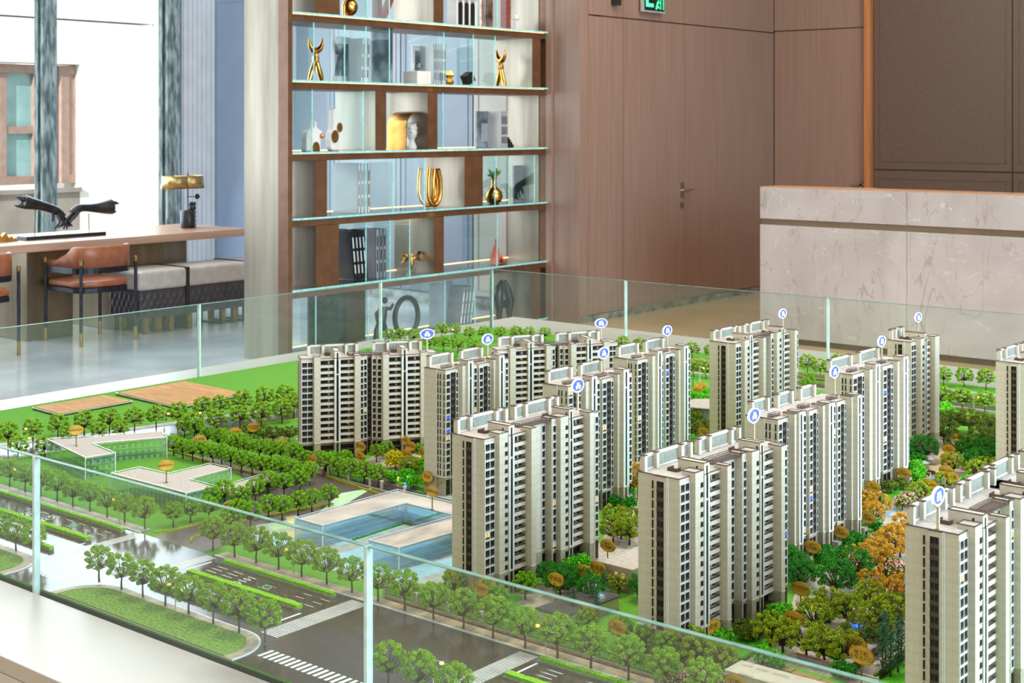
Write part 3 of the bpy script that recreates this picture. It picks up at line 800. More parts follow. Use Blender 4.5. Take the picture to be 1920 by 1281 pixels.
# ================================================================== MARBLE COUNTER
mm_ = bpy.data.materials.new('taupe_marble'); mm_.use_nodes = True
nt = mm_.node_tree; n = nt.nodes; l = nt.links; b = n['Principled BSDF']
tc = n.new('ShaderNodeTexCoord')
nz = n.new('ShaderNodeTexNoise'); nz.inputs['Scale'].default_value = 1.4; nz.inputs['Detail'].default_value = 9; nz.inputs['Roughness'].default_value = .6; nz.inputs['Distortion'].default_value = .6
cr = n.new('ShaderNodeValToRGB'); cr.color_ramp.elements[0].position = .3; cr.color_ramp.elements[0].color = srgb('#a2958f'); cr.color_ramp.elements[1].position = .72; cr.color_ramp.elements[1].color = srgb('#c2b6b0')
l.new(tc.outputs['Object'], nz.inputs['Vector']); l.new(nz.outputs[0], cr.inputs[0])
last = cr.outputs[0]
for (sc, dist, col, w_, seed, st) in ((.9, 1.6, '#d6ccc6', .0045, 3, (1, 1, 2.2)), (1.3, 1.3, '#85756c', .006, 11, (2.4, 1, .5)), (2.1, 1.2, '#c2ada0', .003, 23, (1, 1, 1.5))):
    mp = n.new('ShaderNodeMapping'); mp.inputs['Scale'].default_value = st; mp.inputs['Location'].default_value = (seed, seed, seed)
    v = n.new('ShaderNodeTexNoise'); v.inputs['Scale'].default_value = sc; v.inputs['Detail'].default_value = 6; v.inputs['Distortion'].default_value = dist
    l.new(tc.outputs['Object'], mp.inputs[0]); l.new(mp.outputs[0], v.inputs['Vector'])
    s1 = n.new('ShaderNodeMath'); s1.operation = 'SUBTRACT'; s1.inputs[1].default_value = .5; l.new(v.outputs[0], s1.inputs[0])
    s2 = n.new('ShaderNodeMath'); s2.operation = 'ABSOLUTE'; l.new(s1.outputs[0], s2.inputs[0])
    mr = n.new('ShaderNodeMapRange'); mr.inputs[1].default_value = 0; mr.inputs[2].default_value = w_; mr.inputs[3].default_value = .6; mr.inputs[4].default_value = 0
    l.new(s2.outputs[0], mr.inputs[0])
    mx = n.new('ShaderNodeMixRGB'); mx.inputs[2].default_value = srgb(col); l.new(mr.outputs[0], mx.inputs[0]); l.new(last, mx.inputs[1]); last = mx.outputs[0]
l.new(last, b.inputs['Base Color']); b.inputs['Roughness'].default_value = .3
M_marble = mm_
CY = 9.53
cx0 = aty(1425, 400, CY).x; cj = aty(1700, 500, CY).x
ct = thing('reception_counter', 'long taupe marble reception counter with bronze groove', 'counter', (cx0, CY, 0))
xs2 = [0, cj - cx0, 2 * (cj - cx0) + .9, 6.5]
for i in range(3):
    a, b_ = xs2[i] + (.0 if i == 0 else .0015), xs2[i + 1] - .0015
    MB().box(a, b_, 0, .25, .045, .888).build('stone_slab', M_marble, ct, bevel=.002)
    MB().box(a, b_, 0, .25, .934, 1.17).build('stone_slab', M_marble, ct, bevel=.002)
MB().box(.01, 6.5, .012, .25, .888, .934).build('bronze_groove', pm('groove_bronze', '#7d6650', '#8b735b', 3, .3, metal=.5), ct)
MB().box(.02, 6.5, .03, .25, 0, .045).build('plinth', M_brown, ct)
MB().box(0, .25, .25, 1.5, 0, 1.12).box(.25, 6.5, .25, .6, 0, .74).build('return', M_marble, ct)
MB().box(.0, 6.5, .0, .28, 1.1702, 1.176).build('counter_cap', pm('oak_cap', '#b98968', '#c89a78', 9, .3), ct)
# ================================================================== SAND TABLE: plinth, glass, ground board
M_ledge = pm('white_veined_marble', '#8a7f76', '#b9b1a9', 1.1, .34, detail=9, lo=.3, hi=.45, stretch=(1, 2.5, 1))
M_lside = pm('plinth_stone', '#c0b8b2', '#d2cac3', 4, .4, detail=7)
TX0, TX1, TY0, TY1 = -5.04, 1.2, 1.875, 5.885
pt = thing('model_plinth', 'white marble plinth carrying the glazed city model', 'plinth', (-2, 3.9, 0))
MB().box(-3.19, 3.4, -2.30, 2.36, 0, .505).build('base', M_lside, pt)
def lpiece(x0, x1, y0, y1):
    MB().box(x0 + 2, x1 + 2, y0 - 3.9, y1 - 3.9, .506, .54).build('ledge_slab', M_ledge, pt, bevel=.002)
for k in range(4):
    a = -5.24 + k * 1.7
    lpiece(a + .0008, a + 1.7 - .0008, 1.60, TY0 - .008)
    lpiece(a + .0008, a + 1.7 - .0008, TY1 + .008, 6.31)
for k in range(3):
    a = TY0 - .006 + k * 1.345
    lpiece(-5.24, TX0 - .008, a + .0008, a + 1.345 - .0008)
M_gp = glassmat('low_iron_glass', '#f8fbf9', .0, 1.5, milk=.03)  # milk paints the pale haze of reflections into the panes
M_ge = pm('pale_green_glass_edge', '#527567', '#769688', 20, .5, coat=0)
gb = thing('glass_enclosure', 'frameless clear glass screen standing around the city model', 'glass screen', (TX0, TY0, .506))
gh = .354
def pane(x0, y0, x1, y1):
    t = .006
    m = MB()
    if abs(y1 - y0) < 1e-6:
        m.box(x0 + .002, x1 - .002, y0 - t, y0 + t, 0, gh); m.box(x0 + .002, x1 - .002, y0 - t, y0 + t, gh, gh + .0015, 1)
        m.box(x0 + .0005, x0 + .002, y0 - t, y0 + t, 0, gh, 1).box(x1 - .002, x1 - .0005, y0 - t, y0 + t, 0, gh, 1)
    else:
        m.box(x0 - t, x0 + t, y0 + .002, y1 - .002, 0, gh); m.box(x0 - t, x0 + t, y0 + .002, y1 - .002, gh, gh + .0015, 1)
        m.box(x0 - t, x0 + t, y0 + .0005, y0 + .002, 0, gh, 1).box(x0 - t, x0 + t, y1 - .002, y1 - .0005, 0, gh, 1)
    m.build('pane', [M_gp, M_ge], gb)
xj = [TX0, -4.15, -3.03, -1.91, -.79, .33, TX1]
yj = [TY0, 2.794, 3.914, 5.032, TY1]
for i in range(len(xj) - 1):
    pane(xj[i] - TX0, 0, xj[i + 1] - TX0, 0); pane(xj[i] - TX0, TY1 - TY0, xj[i + 1] - TX0, TY1 - TY0)
for i in range(len(yj) - 1): pane(0, yj[i] - TY0 + (.008 if i == 0 else 0), 0, yj[i + 1] - TY0 - (.008 if i == len(yj) - 2 else 0))
M_joint = pm('silicone_joint', '#b9cfc6', '#d3e2dc', 30, .3)
for x in xj[1:-1]:
    for y in (0, TY1 - TY0): MB().box(x - TX0 - .004, x - TX0 + .004, y - .008, y + .008, 0, gh + .001).build('joint', M_joint, gb)
for y in [TY0] + yj[1:-1] + [TY1]: MB().box(-.008, .008, y - TY0 - .004, y - TY0 + .004, 0, gh + .001).build('joint', M_joint, gb)

# ------------------------------------------------------------------ ground of the model
def grassmat(name, c1, c2, c3=None):
    m = pm(name, c1, c2, 420, .95, bump=.35, detail=3, lo=.3, hi=.7, bdist=.001, spec=.1)
    return m
M_grass = grassmat('model_turf', '#487e26', '#74ae40')
M_grassn = pm('near_turf', '#587a2e', '#86a64e', 140, .95, bump=.5, detail=8, lo=.35, hi=.65, bdist=.001, spec=.1)
M_asph = pm('dark_glossy_road', '#453c36', '#52483f', 60, .13, detail=3, spec=.6, bump=.02, bdist=.0003)
M_asph2 = pm('brown_asphalt', '#4f4442', '#63565300'[:7], 240, .4, detail=2)
M_pave = pm('grey_beige_paving', '#8f8579', '#b3a999', 120, .5, detail=2, stretch=(1, .3, 1))
M_curb = pm('white_curb', '#cfd0cf', '#e3e3e2', 9, .4)
M_yel = pm('yellow_line', '#c79a35', '#dcb04a', 40, .5)
M_wl = pm('white_road_paint', '#d9dad8', '#ededeb', 30, .4)
M_red = pm('dull_red_strip', '#8a4434', '#9c5442', 30, .6)
M_hedge = pm('lime_hedge_flock', '#5fa018', '#9ccf2e', 320, .95, bump=1, detail=3, bdist=.002, spec=.1)
M_hedged = pm('green_hedge_flock', '#2f7d1c', '#5ba02c', 320, .95, bump=1, detail=3, bdist=.002, spec=.1)
M_yflow = pm('yellow_flower_edging', '#74941c', '#c4aa2c', 260, .95, bump=1, detail=2, bdist=.002, spec=.1)
M_gstone = pm('grey_kerb', '#77726c', '#8e8983', 80, .6)
tb = tag(MB().box(TX0 + .008, TX1 - .01, TY0 + .008, TY1 - .009, .5405, .5445).build('terrain_board', M_grass), 'green turf ground of the city model inside the glass', 'terrain')
def rect(name, x0, x1, y0, y1, z0, z1, m, parent=tb, **k):
    return MB().box(x0, x1, y0, y1, z0, z1).build(name, m, parent, **k)
def poly(name, pts, z0, z1, m, parent=tb):
    return MB().prism([(p[0], p[1]) for p in pts], z0, z1).build(name, m, parent)
R0 = .5446
XR = TX1 - .02
# main road along the near glass, junction and cross street to the glass
rect('road_surface', TX0 + .01, XR, 2.015, 2.312, R0, .5452, M_asph)
rect('road_surface', -3.30, -2.90, TY0 + .01, 2.015, R0, .5452, M_asph)
rect('road_surface', -2.44, -1.80, TY0 + .01, 2.015, R0, .5452, M_asph)
rect('road_surface', -3.175, -2.965, 2.312, 3.30, R0, .5451, M_asph2)
# far pavement with curb, brick strip and yellow line
for (a, b) in ((TX0 + .01, -3.235), (-2.915, XR)):
    rect('curb', a, b, 2.312, 2.317, R0, .5472, M_curb)
    rect('pavement', a, b, 2.317, 2.352, R0, .5466, M_pave)
    rect('yellow_line', a, b, 2.331, 2.3345, .5466, .5470, M_yel)
# rounded near lawns
def lawn_outline(x0, x1, y0, y1, rl, rr_, off=0):
    """near side straight on the glass, far corners rounded"""
    pts = [(x0 - off if rl else x0, y0), (x1 + off if rr_ else x1, y0)]
    def arc(cx, cy, r, a0, a1):
        return [(cx + (r + off) * math.cos(a0 + (a1 - a0) * k / 10), cy + (r + off) * math.sin(a0 + (a1 - a0) * k / 10)) for k in range(11)]
    pts += arc(x1 - rr_, y1 - rr_, rr_, 0, PI / 2) if rr_ else [(x1, y1 + off)]
    pts += arc(x0 + rl, y1 - rl, rl, PI / 2, PI) if rl else [(x0, y1 + off)]
    return pts
YN = TY0 + .0085
for (x0, x1, rl, rr_) in ((TX0 + .02, -3.215, 0, .075), (-2.955, -2.345, .09, .075), (-1.90, XR, .075, 0)):
    poly('curb', lawn_outline(x0, x1, YN, 1.985, rl, rr_, .030), R0, .5472, M_curb)
    poly('pavement', lawn_outline(x0, x1, YN, 1.985, rl, rr_, .026), .5472, .5476, M_pave)
    poly('yellow_line', lawn_outline(x0, x1, YN, 1.985, rl, rr_, .0125), .5476, .5479, M_yel)
    poly('pavement', lawn_outline(x0, x1, YN, 1.985, rl, rr_, .0095), .5479, .5481, M_pave)
    poly('lawn', lawn_outline(x0, x1, YN, 1.985, rl, rr_, 0), .5481, .550, M_grassn)
# hedged medians
def median(x0, x1, yc, w=.012, parent=tb):
    k = MB().prism([(x0, yc - w), (x1 - w, yc - w)] + [(x1 - w + w * math.sin(a * PI / 8), yc - w * math.cos(a * PI / 8)) for a in range(9)] + [(x0, yc + w)], R0, .549).build('median_kerb', M_gstone, parent)
    w2 = w * .72
    rr = random.Random(int(x0 * 1000)); m = MB(); n = int((x1 - x0) / .0035)
    for i in range(n):
        xa = x0 + .004 + (x1 - x0 - .008) * i / n
        h = .5555 + rr.uniform(0, .0012)
        m.box(xa, xa + .004, yc - w2 + rr.uniform(-.001, .001), yc + w2 + rr.uniform(-.001, .001), .549, h)
    tag(m.build('hedge', M_hedge, parent), None, None, kind='stuff')
for (a, b) in ((TX0 + .02, -3.27), (-2.85, -2.44), (-1.83, XR)):
    median(a, b, 2.288, .009); median(a, b, 2.180, .012); median(a, b, 2.070, .009)
# zebra crossings (bars run across the walking direction)
def zebra(x0, x1, y0, y1, n, along='y', m=M_wl):
    for k in range(n):
        if along == 'y':
            a = y0 + (y1 - y0) * k / n; rect('zebra_bar', x0, x1, a, a + (y1 - y0) / n * .5, .5452, .5454, m)
        else:
            a = x0 + (x1 - x0) * k / n; rect('zebra_bar', a, a + (x1 - x0) / n * .55, y0, y1, .5452, .5454, m)
zebra(-3.24, -3.20, 2.03, 2.305, 42)
zebra(-2.935, -2.895, 2.03, 2.305, 42)
zebra(-2.40, -2.345, 2.03, 2.305, 42)
zebra(-1.895, -1.845, 2.03, 2.305, 42)
zebra(-2.30, -1.93, 1.935, 1.975, 22, 'x')
zebra(-3.17, -3.0, 1.94, 1.975, 12, 'x')
rect('stop_line', -2.882, -2.876, 2.195, 2.275, .5452, .5454, M_wl)
rect('stop_line', -2.425, -2.419, 2.08, 2.165, .5452, .5454, M_wl)
rect('stop_line', -1.828, -1.822, 2.195, 2.275, .5452, .5454, M_wl)
rect('stop_line', -3.268, -3.262, 2.085, 2.165, .5452, .5454, M_wl)
# arrows and characters painted on the lanes
arrow = proto(MB().box(0, .030, -.0012, .0012, 0, .0002).prism([(.0, -.0012), (-.012, -.0), (.0, .0012), (.004, .004), (-.001, 0.0), (.004, -.004)], 0, .0002).build('lane_arrow', M_wl))
for x in (-2.83, -2.77):
    for k in range(4): inst(arrow, tb, (x, 2.208 + k * .018, .5453))
for x in (-1.78, -1.68, -1.5): 
    for k in range(4): inst(arrow, tb, (x, 2.208 + k * .018, .5453))
for x in (-2.66, -2.60, -2.54):
    for k in range(4): inst(arrow, tb, (x, 2.085 + k * .02, .5453), PI)
glyph = text_mesh('公交', .030, M_wl, 'road_lettering')
glyph2 = text_mesh('0101', .030, M_wl, 'road_lettering')
for (x, g_) in ((-2.70, glyph2), (-3.55, glyph), (-3.63, glyph)):
    o = inst(g_, tb, (x, 2.235, .5455), PI / 2); o.scale = (1, 1.4, 1)
M_gpaint = pm('green_road_mark', '#5fae7c', '#86cfa0', 30, .4)
for x in (-2.62, -3.43):
    MB().tube([(x + .012 * math.cos(a * PI / 8), 2.235 + .009 * math.sin(a * PI / 8), .5455) for a in range(17)], .0012, 4, cap=False).box(x - .02, x + .02, 2.2225, 2.2245, .5452, .5455).box(x - .02, x + .02, 2.2455, 2.2475, .5452, .5455).build('charging_mark', M_gpaint, tb)
for x in [-3.62 + .06 * k for k in range(6)] + [-2.52, -2.46]:
    for y in (2.21, 2.235, 2.26):
        if y == 2.235 and x < -3.4: continue
        rect('lane_dash', x, x + .03, y, y + .0018, .5452, .5454, M_wl)
# side road with flower edging, and its bend to the housing gate
ed = []
def edging(pts, w=.0028, h=.5505, m=M_yflow, name='flower_edging'):
    mb = MB()
    for i in range(len(pts) - 1):
        a, b = Vector(pts[i]).to_2d(), Vector(pts[i + 1]).to_2d(); d = (b - a); n_ = max(1, int(d.length / .007)); d /= n_
        t = d.normalized(); nn = Vector((-t.y, t.x)) * w
        for k in range(n_):
            p = a + d * k; q = p + d * 1.05; hh = h + random.uniform(-.0012, .0012)
            vs = [(p + nn).to_3d(), (p - nn).to_3d(), (q - nn).to_3d(), (q + nn).to_3d()]
            mb._add([(v.x, v.y, R0) for v in vs] + [(v.x, v.y, hh) for v in vs], [(4, 5, 6, 7), (0, 1, 5, 4), (1, 2, 6, 5), (2, 3, 7, 6), (3, 0, 4, 7)])
    return tag(mb.build(name, m, tb), None, None, kind='stuff')
edging([at(290, 1000), at(330, 995), at(380, 982)])
edging([at(357, 1018), at(360, 1009), at(378, 1003)], .002, .5485)
edging([at(425, 985), at(470, 976), at(560, 958), at(625, 946)])
edging([at(316, 845), at(400, 870), at(490, 893)], .0025)
edging([at(610, 894), at(640, 905), at(715, 929)], .0025)
poly('road_surface', [at(300, 832), at(316, 822), at(470, 868), at(600, 885), at(725, 925), at(700, 935), at(640, 950), at(560, 958), at(470, 972), at(430, 950), at(480, 915), at(440, 885)], R0, .5450, M_asph2)
# back road behind the school, curbs
poly('road_surface', [(-4.62, TY0 + .3), (-4.30, TY0 + .3), (-4.22, 2.8), (-4.02, 3.55), (-4.0, 5.0), (-4.2, 5.0), (-4.2, 3.7), (-4.36, 2.95)], R0, .5450, M_asph)
poly('pavement', [(-4.67, TY0 + .3), (-4.62, TY0 + .3), (-4.36, 2.95), (-4.2, 3.7), (-4.2, 5.0), (-4.23, 5.0), (-4.24, 3.7), (-4.41, 2.95)], R0, .546, M_pave)
edging([(-4.30, 2.3), (-4.22, 2.8), (-4.02, 3.55), (-4.0, 4.9)], .004, .550, M_hedge, 'verge_hedge')
# back right road with medians
rect('road_surface', -4.3, XR, 5.40, 5.70, R0, .5452, M_asph)
rect('pavement', -4.3, XR, 5.70, 5.735, R0, .5466, M_pave)
rect('pavement', -4.3, XR, 5.365, 5.40, R0, .5466, M_pave)
rect('cycle_lane', -4.3, XR, 5.60, 5.63, .5452, .5454, pm('pink_cycle_lane', '#a06a5c', '#b57c6c', 50, .3))
for yc in (5.645, 5.48): median(-4.2, XR, yc, .008)
for x in (-2.1, -1.95, -1.8):
    for k in range(3): inst(arrow, tb, (x, 5.51 + k * .02, .5453))
M_water = pm('pale_blue_stream', '#7fa5b0', '#a5c4cc', 5, .08, spec=.8)
rect('stream', -2.9, XR, 5.08, 5.16, R0, .5449, M_water)
# turf block beyond the back left
# ================================================================== APARTMENT TOWERS
def tower_mat():
    m = bpy.data.materials.new('tower_cream'); m.use_nodes = True
    nt = m.node_tree; n = nt.nodes; l = nt.links; b = n['Principled BSDF']
    tc = n.new('ShaderNodeTexCoord'); sp = n.new('ShaderNodeSeparateXYZ'); l.new(tc.outputs['Object'], sp.inputs[0])
    def math_(op, a, v=None, a2=None):
        q = n.new('ShaderNodeMath'); q.operation = op
        l.new(a, q.inputs[0])
        if v is not None: q.inputs[1].default_value = v
        if a2 is not None: l.new(a2, q.inputs[1])
        return q.outputs[0]
    # fine joints: a double line at every floor, vertical joints between
    zf = math_('MODULO', sp.outputs[2], .0205)
    h1 = math_('LESS_THAN', zf, .0007)
    h2a = math_('GREATER_THAN', zf, .0035); h2b = math_('LESS_THAN', zf, .0041); h2 = math_('MULTIPLY', h2a, a2=h2b)
    xy = math_('ADD', sp.outputs[0], a2=sp.outputs[1])
    vm = math_('MODULO', math_('ADD', xy, 1.0), .0122)
    v1 = math_('LESS_THAN', vm, .0004)
    j = math_('MAXIMUM', math_('MAXIMUM', h1, a2=h2), a2=v1)
    nz = n.new('ShaderNodeTexNoise'); nz.inputs['Scale'].default_value = 40
    cr = n.new('ShaderNodeValToRGB'); cr.color_ramp.elements[0].color = srgb('#c4b69f'); cr.color_ramp.elements[1].color = srgb('#cec2ac')
    l.new(tc.outputs['Object'], nz.inputs['Vector']); l.new(nz.outputs[0], cr.inputs[0])
    n2 = n.new('ShaderNodeTexNoise'); n2.inputs['Scale'].default_value = 700; n2.inputs['Detail'].default_value = 2
    c2 = n.new('ShaderNodeValToRGB'); c2.color_ramp.elements[0].color = srgb('#8b7a62'); c2.color_ramp.elements[1].color = srgb('#bcae94'); c2.color_ramp.elements[0].position = .4; c2.color_ramp.elements[1].position = .6
    l.new(tc.outputs['Object'], n2.inputs['Vector']); l.new(n2.outputs[0], c2.inputs[0])
    lowz = math_('LESS_THAN', sp.outputs[2], .057)
    mx = n.new('ShaderNodeMixRGB'); l.new(lowz, mx.inputs[0]); l.new(cr.outputs[0], mx.inputs[1]); l.new(c2.outputs[0], mx.inputs[2])
    jm = math_('MULTIPLY', j, .38)
    m2 = n.new('ShaderNodeMixRGB'); m2.inputs[2].default_value = srgb('#6d6353'); l.new(jm, m2.inputs[0]); l.new(mx.outputs[0], m2.inputs[1])
    l.new(m2.outputs[0], b.inputs['Base Color']); b.inputs['Roughness'].default_value = .55
    bp = n.new('ShaderNodeBump'); bp.inputs['Strength'].default_value = .5; bp.inputs['Distance'].default_value = .0004
    iv = math_('SUBTRACT', j, 0); inv = n.new('ShaderNodeMath'); inv.operation = 'SUBTRACT'; inv.inputs[0].default_value = 1; l.new(j, inv.inputs[1])
    l.new(inv.outputs[0], bp.inputs['Height']); l.new(bp.outputs[0], b.inputs['Normal'])
    return m
M_tw = tower_mat()
M_twp = pm('tower_cream_plain', '#c8bca6', '#d0c5b1', 40, .55)
M_twf = pm('window_frame_white', '#cfcdc4', '#dcdad2', 30, .45)
M_twd = pm('tower_dark_glass', '#14110f', '#221c19', 90, .3, spec=.3)
M_twb = pm('tower_brown_rail', '#3b2c27', '#4a3831', 60, .4)
M_cap = pm('brown_roof_edge', '#4a3a34', '#5a4740', 60, .5)
M_roof = pm('pale_roof_deck', '#a89d95', '#b8ada5', 90, .7)
M_scr = pm('ribbed_screen', '#77776a', '#9a9a8a', 30, .6, stretch=(14, 14, 1.5))
M_warm = emat('lit_window_warm', '#d9b07a', .55)
M_blue = emat('lit_window_blue', '#3c5fd0', .5)
PT = .0205; BZ = .057
def p_win(w, panes, lit=0, h=.0165, pane_h=.0132):
    """facade window, normal +X, starts at y=0"""
    m = MB(); t = .0016
    m.box(0, .0018, 0, w, .0, t).box(0, .0018, 0, w, h + .001, h + .001 + t)
    pw = (w - t * (panes + 1)) / panes
    for k in range(panes + 1): m.box(0, .0018, k * (pw + t), k * (pw + t) + t, t, h + .001)
    for k in range(panes):
        y = t + k * (pw + t)
        m.box(0, .0006, y, y + pw, t + .0045, h + .001, 3 if (lit and k == 0) else 1).box(0, .0010, y, y + pw, t, t + .0045, 2)
        m.box(0, .0010, y + pw * .46, y + pw * .54, t + .0045, h + .001, 2)
    return proto(m.build('window', [M_twf, M_twd, M_twb, {0: M_twd, 1: M_warm, 2: M_blue}[lit]]))
def p_small(w):
    m = MB().box(0, .0008, 0, w, 0, .0105, 1).box(0, .0014, w * .45, w * .55, 0, .0105, 2).box(0, .0014, 0, w, 0, .0025, 2).box(0, .0016, -.0008, w + .0008, -.0008, 0)
    return proto(m.build('window', [M_twf, M_twd, M_twb]))
def p_balc(w, d=.014, lit=0):
    m = MB().box(-d, .0, 0, w, 0, .0088, 0)
    m.box(-.0015, -.0007, 0, w, .0088, .0122, 2)
    m.box(-d, -d + .001, w * .05, w * .5, .0088, .0195, 1).box(-d, -d + .002, w * .62, w * .70, .0088, .0205, 0).box(-d, -d + .0008, 0, w, .0088, .0205, 2)
    if lit: m.box(-d + .001, -d + .003, w * .5, w * .62, .0155, .0178, 3)
    return proto(m.build('balcony', [M_twp, M_twd, M_twb, {0: M_warm, 1: M_warm, 2: M_blue}[lit]]))
def p_dbalc(w, d=.012):
    m = MB().box(-d, -.001, 0, w, 0, .002, 2).box(-.002, -.001, 0, w, .002, .0075, 2).box(-d, -d + .001, 0, w, .002, .0205, 1)
    return proto(m.build('balcony', [M_twp, M_twd, M_twb]))
def p_gbalc(w):
    m = MB().box(0, .0006, 0, w, 0, .0206, 1).box(0, .0016, -.0006, w + .0006, 0, .0022, 2).box(0, .0012, 0, w, .0022, .0082, 2).box(0, .0010, w * .45, w * .52, .0082, .0206, 2)
    return proto(m.build('balcony', [M_twp, M_twd, M_twb]))
def p_thin(w):
    m = MB().box(0, .0008, 0, w, 0, .0165, 1).box(0, .0014, 0, w, 0, .005, 2)
    return proto(m.build('window', [M_twf, M_twd, M_twb]))
PC = {}
def getp(kind, w, lit=0):
    k = (kind, round(w, 4), lit)
    if k not in PC:
        PC[k] = {'win': lambda: p_win(w, 1, lit), 'win2': lambda: p_win(w, 2, lit), 'small': lambda: p_small(w), 'balc': lambda: p_balc(w, lit=lit), 'dbalc': lambda: p_dbalc(w), 'gbalc': lambda: p_gbalc(w), 'thin': lambda: p_thin(w)}[kind]()
    return PC[k]
SIGN_N = {}
def tower(label, Cx, Cy, ang, prof, n, D, kindAB, screens, scale_u=1.0, gable='A', cut=None, seed=0, housing=True):
    rr = random.Random(seed)
    t = thing('apartment_tower', label, 'model building', (Cx, Cy, .5446), -math.radians(ang), 'cream apartment towers of the city model')
    H = BZ + n * PT + .010
    segs = []; u = 0
    for s in prof:
        w = s[1] * scale_u
        segs.append((s[0], u, u + w, s[2], s[3] if len(s) > 3 else 0)); u += w
    LEN = u
    body = MB(); caps = MB(); deck = MB()
    for (k, a, b, off, eh) in segs:
        h = H + eh
        if k in ('balc',):
            body.box(-D, off - .014, a, b, 0, h).box(off - .014, off, a, b, H - .006, h, 0)
        elif k == 'dbalc':
            body.box(-D, off, a, b, 0, h)
        else:
            body.box(-D, off, a, b, 0, H)
            if eh: body.box(off - .034, off, a, b, H, h)
        e = .0008
        x1 = off + e
        bk = -D if eh == 0 else off - .034
        for (p, q, r_, s_) in ((bk, x1, a - (e if a == 0 or eh else 0), a + .0012), (bk, x1, b - .0012, b + (e if eh else 0))):
            if a == 0 or b == LEN or eh: 
                if (r_ < a + .0005 and (a == 0 or eh)) or (s_ >= b and (b == LEN or eh)): caps.box(p, q, r_, s_, h, h + .0018)
        caps.box(off - .0016, x1, a, b, h, h + .0018)
        if eh: caps.box(bk - .0008, bk + .0008, a, b, h, h + .0018); deck.box(bk + .001, off - .002, a + .001, b - .001, h, h + .0006)
        deck.box(-D + .002, off - .002, a, b, H, H + .0006) if not eh else deck.box(-D + .002, off - .034, a, b, H, H + .0006)
    caps.box(-D - .0008, -D + .001, 0, LEN, H, H + .0018)
    # gable steps
    if gable == 'A':
        body.box(-D * .55, -D * .28, -.005, 0, 0, H); caps.box(-D * .55, -D * .28, -.0058, -.004, H, H + .0018)
    else:
        body.box(-D, -D * .40, -.005, 0, 0, H); caps.box(-D, -D * .40, -.0058, -.004, H, H + .0018)
    body.build('body', M_tw, t); caps.build('parapet_cap', M_cap, t); deck.build('roof_deck', M_roof, t)
    cor = MB()
    for (k, a, b, off, eh) in segs: cor.box(off - .001, off + .0016, a, b, BZ - .001, BZ + .0016)
    cor.box(-D, 0, -.0062 if gable == 'A' else -.0062, -.0, BZ - .001, BZ + .0016)
    cor.build('cornice', M_twp, t)
    # openings, floor by floor
    for i in range(n):
        z = BZ + i * PT
        for (k, a, b, off, eh) in segs:
            w = b - a
            lit = 0
            q = rr.random()
            if q < .03: lit = 1
            elif q < .055: lit = 2
            if k == 'win2': inst(getp('win2', w - .002, lit), t, (off, a + .001, z + .001))
            elif k == 'win': inst(getp('win', min(w, .0155) - .001, lit), t, (off, b - min(w, .0155), z + .001))
            elif k == 'winf': inst(getp('win', w - .001, lit), t, (off, a + .0005, z + .001))
            elif k == 'small': inst(getp('small', .009), t, (off, b - .0115, z + .0055))
            elif k == 'balc': inst(getp('balc', w, 1 if lit and rr.random() < .6 else (2 if lit else 0)), t, (off, a, z))
            elif k == 'dbalc': inst(getp('gbalc', w), t, (off, a, z))
            elif k == 'thin': inst(getp('win', w - .001), t, (off, a + .0005, z + .001))
        if gable == 'A':
            inst(getp('thin', .0038), t, (-D * .66, 0, z + .002), -PI / 2)
            inst(getp('gbalc', D * .165), t, (-D * .51, -.005, z), -PI / 2)
        else:
            for f_ in (.385, .27, .09): inst(getp('thin', .0036), t, (-D * f_, 0, z + .002), -PI / 2)
    if gable == 'A':
        MB().box(-D * .275, -D * .255, -.0015, 0, 0, H).build('drain_strip', M_twf, t)
    # slits (stair windows) and tall ground-floor openings
    sl = MB(); gf = MB(); wh = MB()
    for (k, a, b, off, eh) in segs:
        c = (a + b) / 2
        if k in ('slit', 'pslit'):
            sl.box(off, off + .0006, c - .0032, c + .0032, BZ + .004, H + eh - .055).box(off, off + .0006, c - .0032, c + .0032, H + eh - .050, H + eh - .008).box(off, off + .0006, c - .0032, c + .0032, .006, BZ - .002)
            wh.box(off, off + .0012, a, c - .0038, BZ, H + eh - .002).box(off, off + .0012, c + .0038, b, BZ, H + eh - .002)
        if k == 'balc':
            gf.box(off - .0135, off - .012, a + .001, b - .001, .0, BZ - .012, 0).box(off - .014, off + .004, a, b, .030, .033, 1).box(off - .003, off - .001, a, b, .0, .006, 1)
        elif k in ('win', 'win2', 'winf', 'dbalc', 'small'):
            a2 = max(a, b - .014) if k in ('win', 'small') else a
            gf.box(off, off + .0008, a2 + .002, b - .002, .004, BZ - .008, 0).box(off, off + .0014, a2 + .002, b - .002, .026, .029, 1)
    if sl.v: tag(sl.build('stair_window', M_twd, t), None, None, kind='stuff'); tag(wh.build('white_reveal', M_twf, t), None, None, kind='stuff')
    tag(gf.build('ground_floor_window', [M_twd, M_twb], t), None, None, kind='stuff')
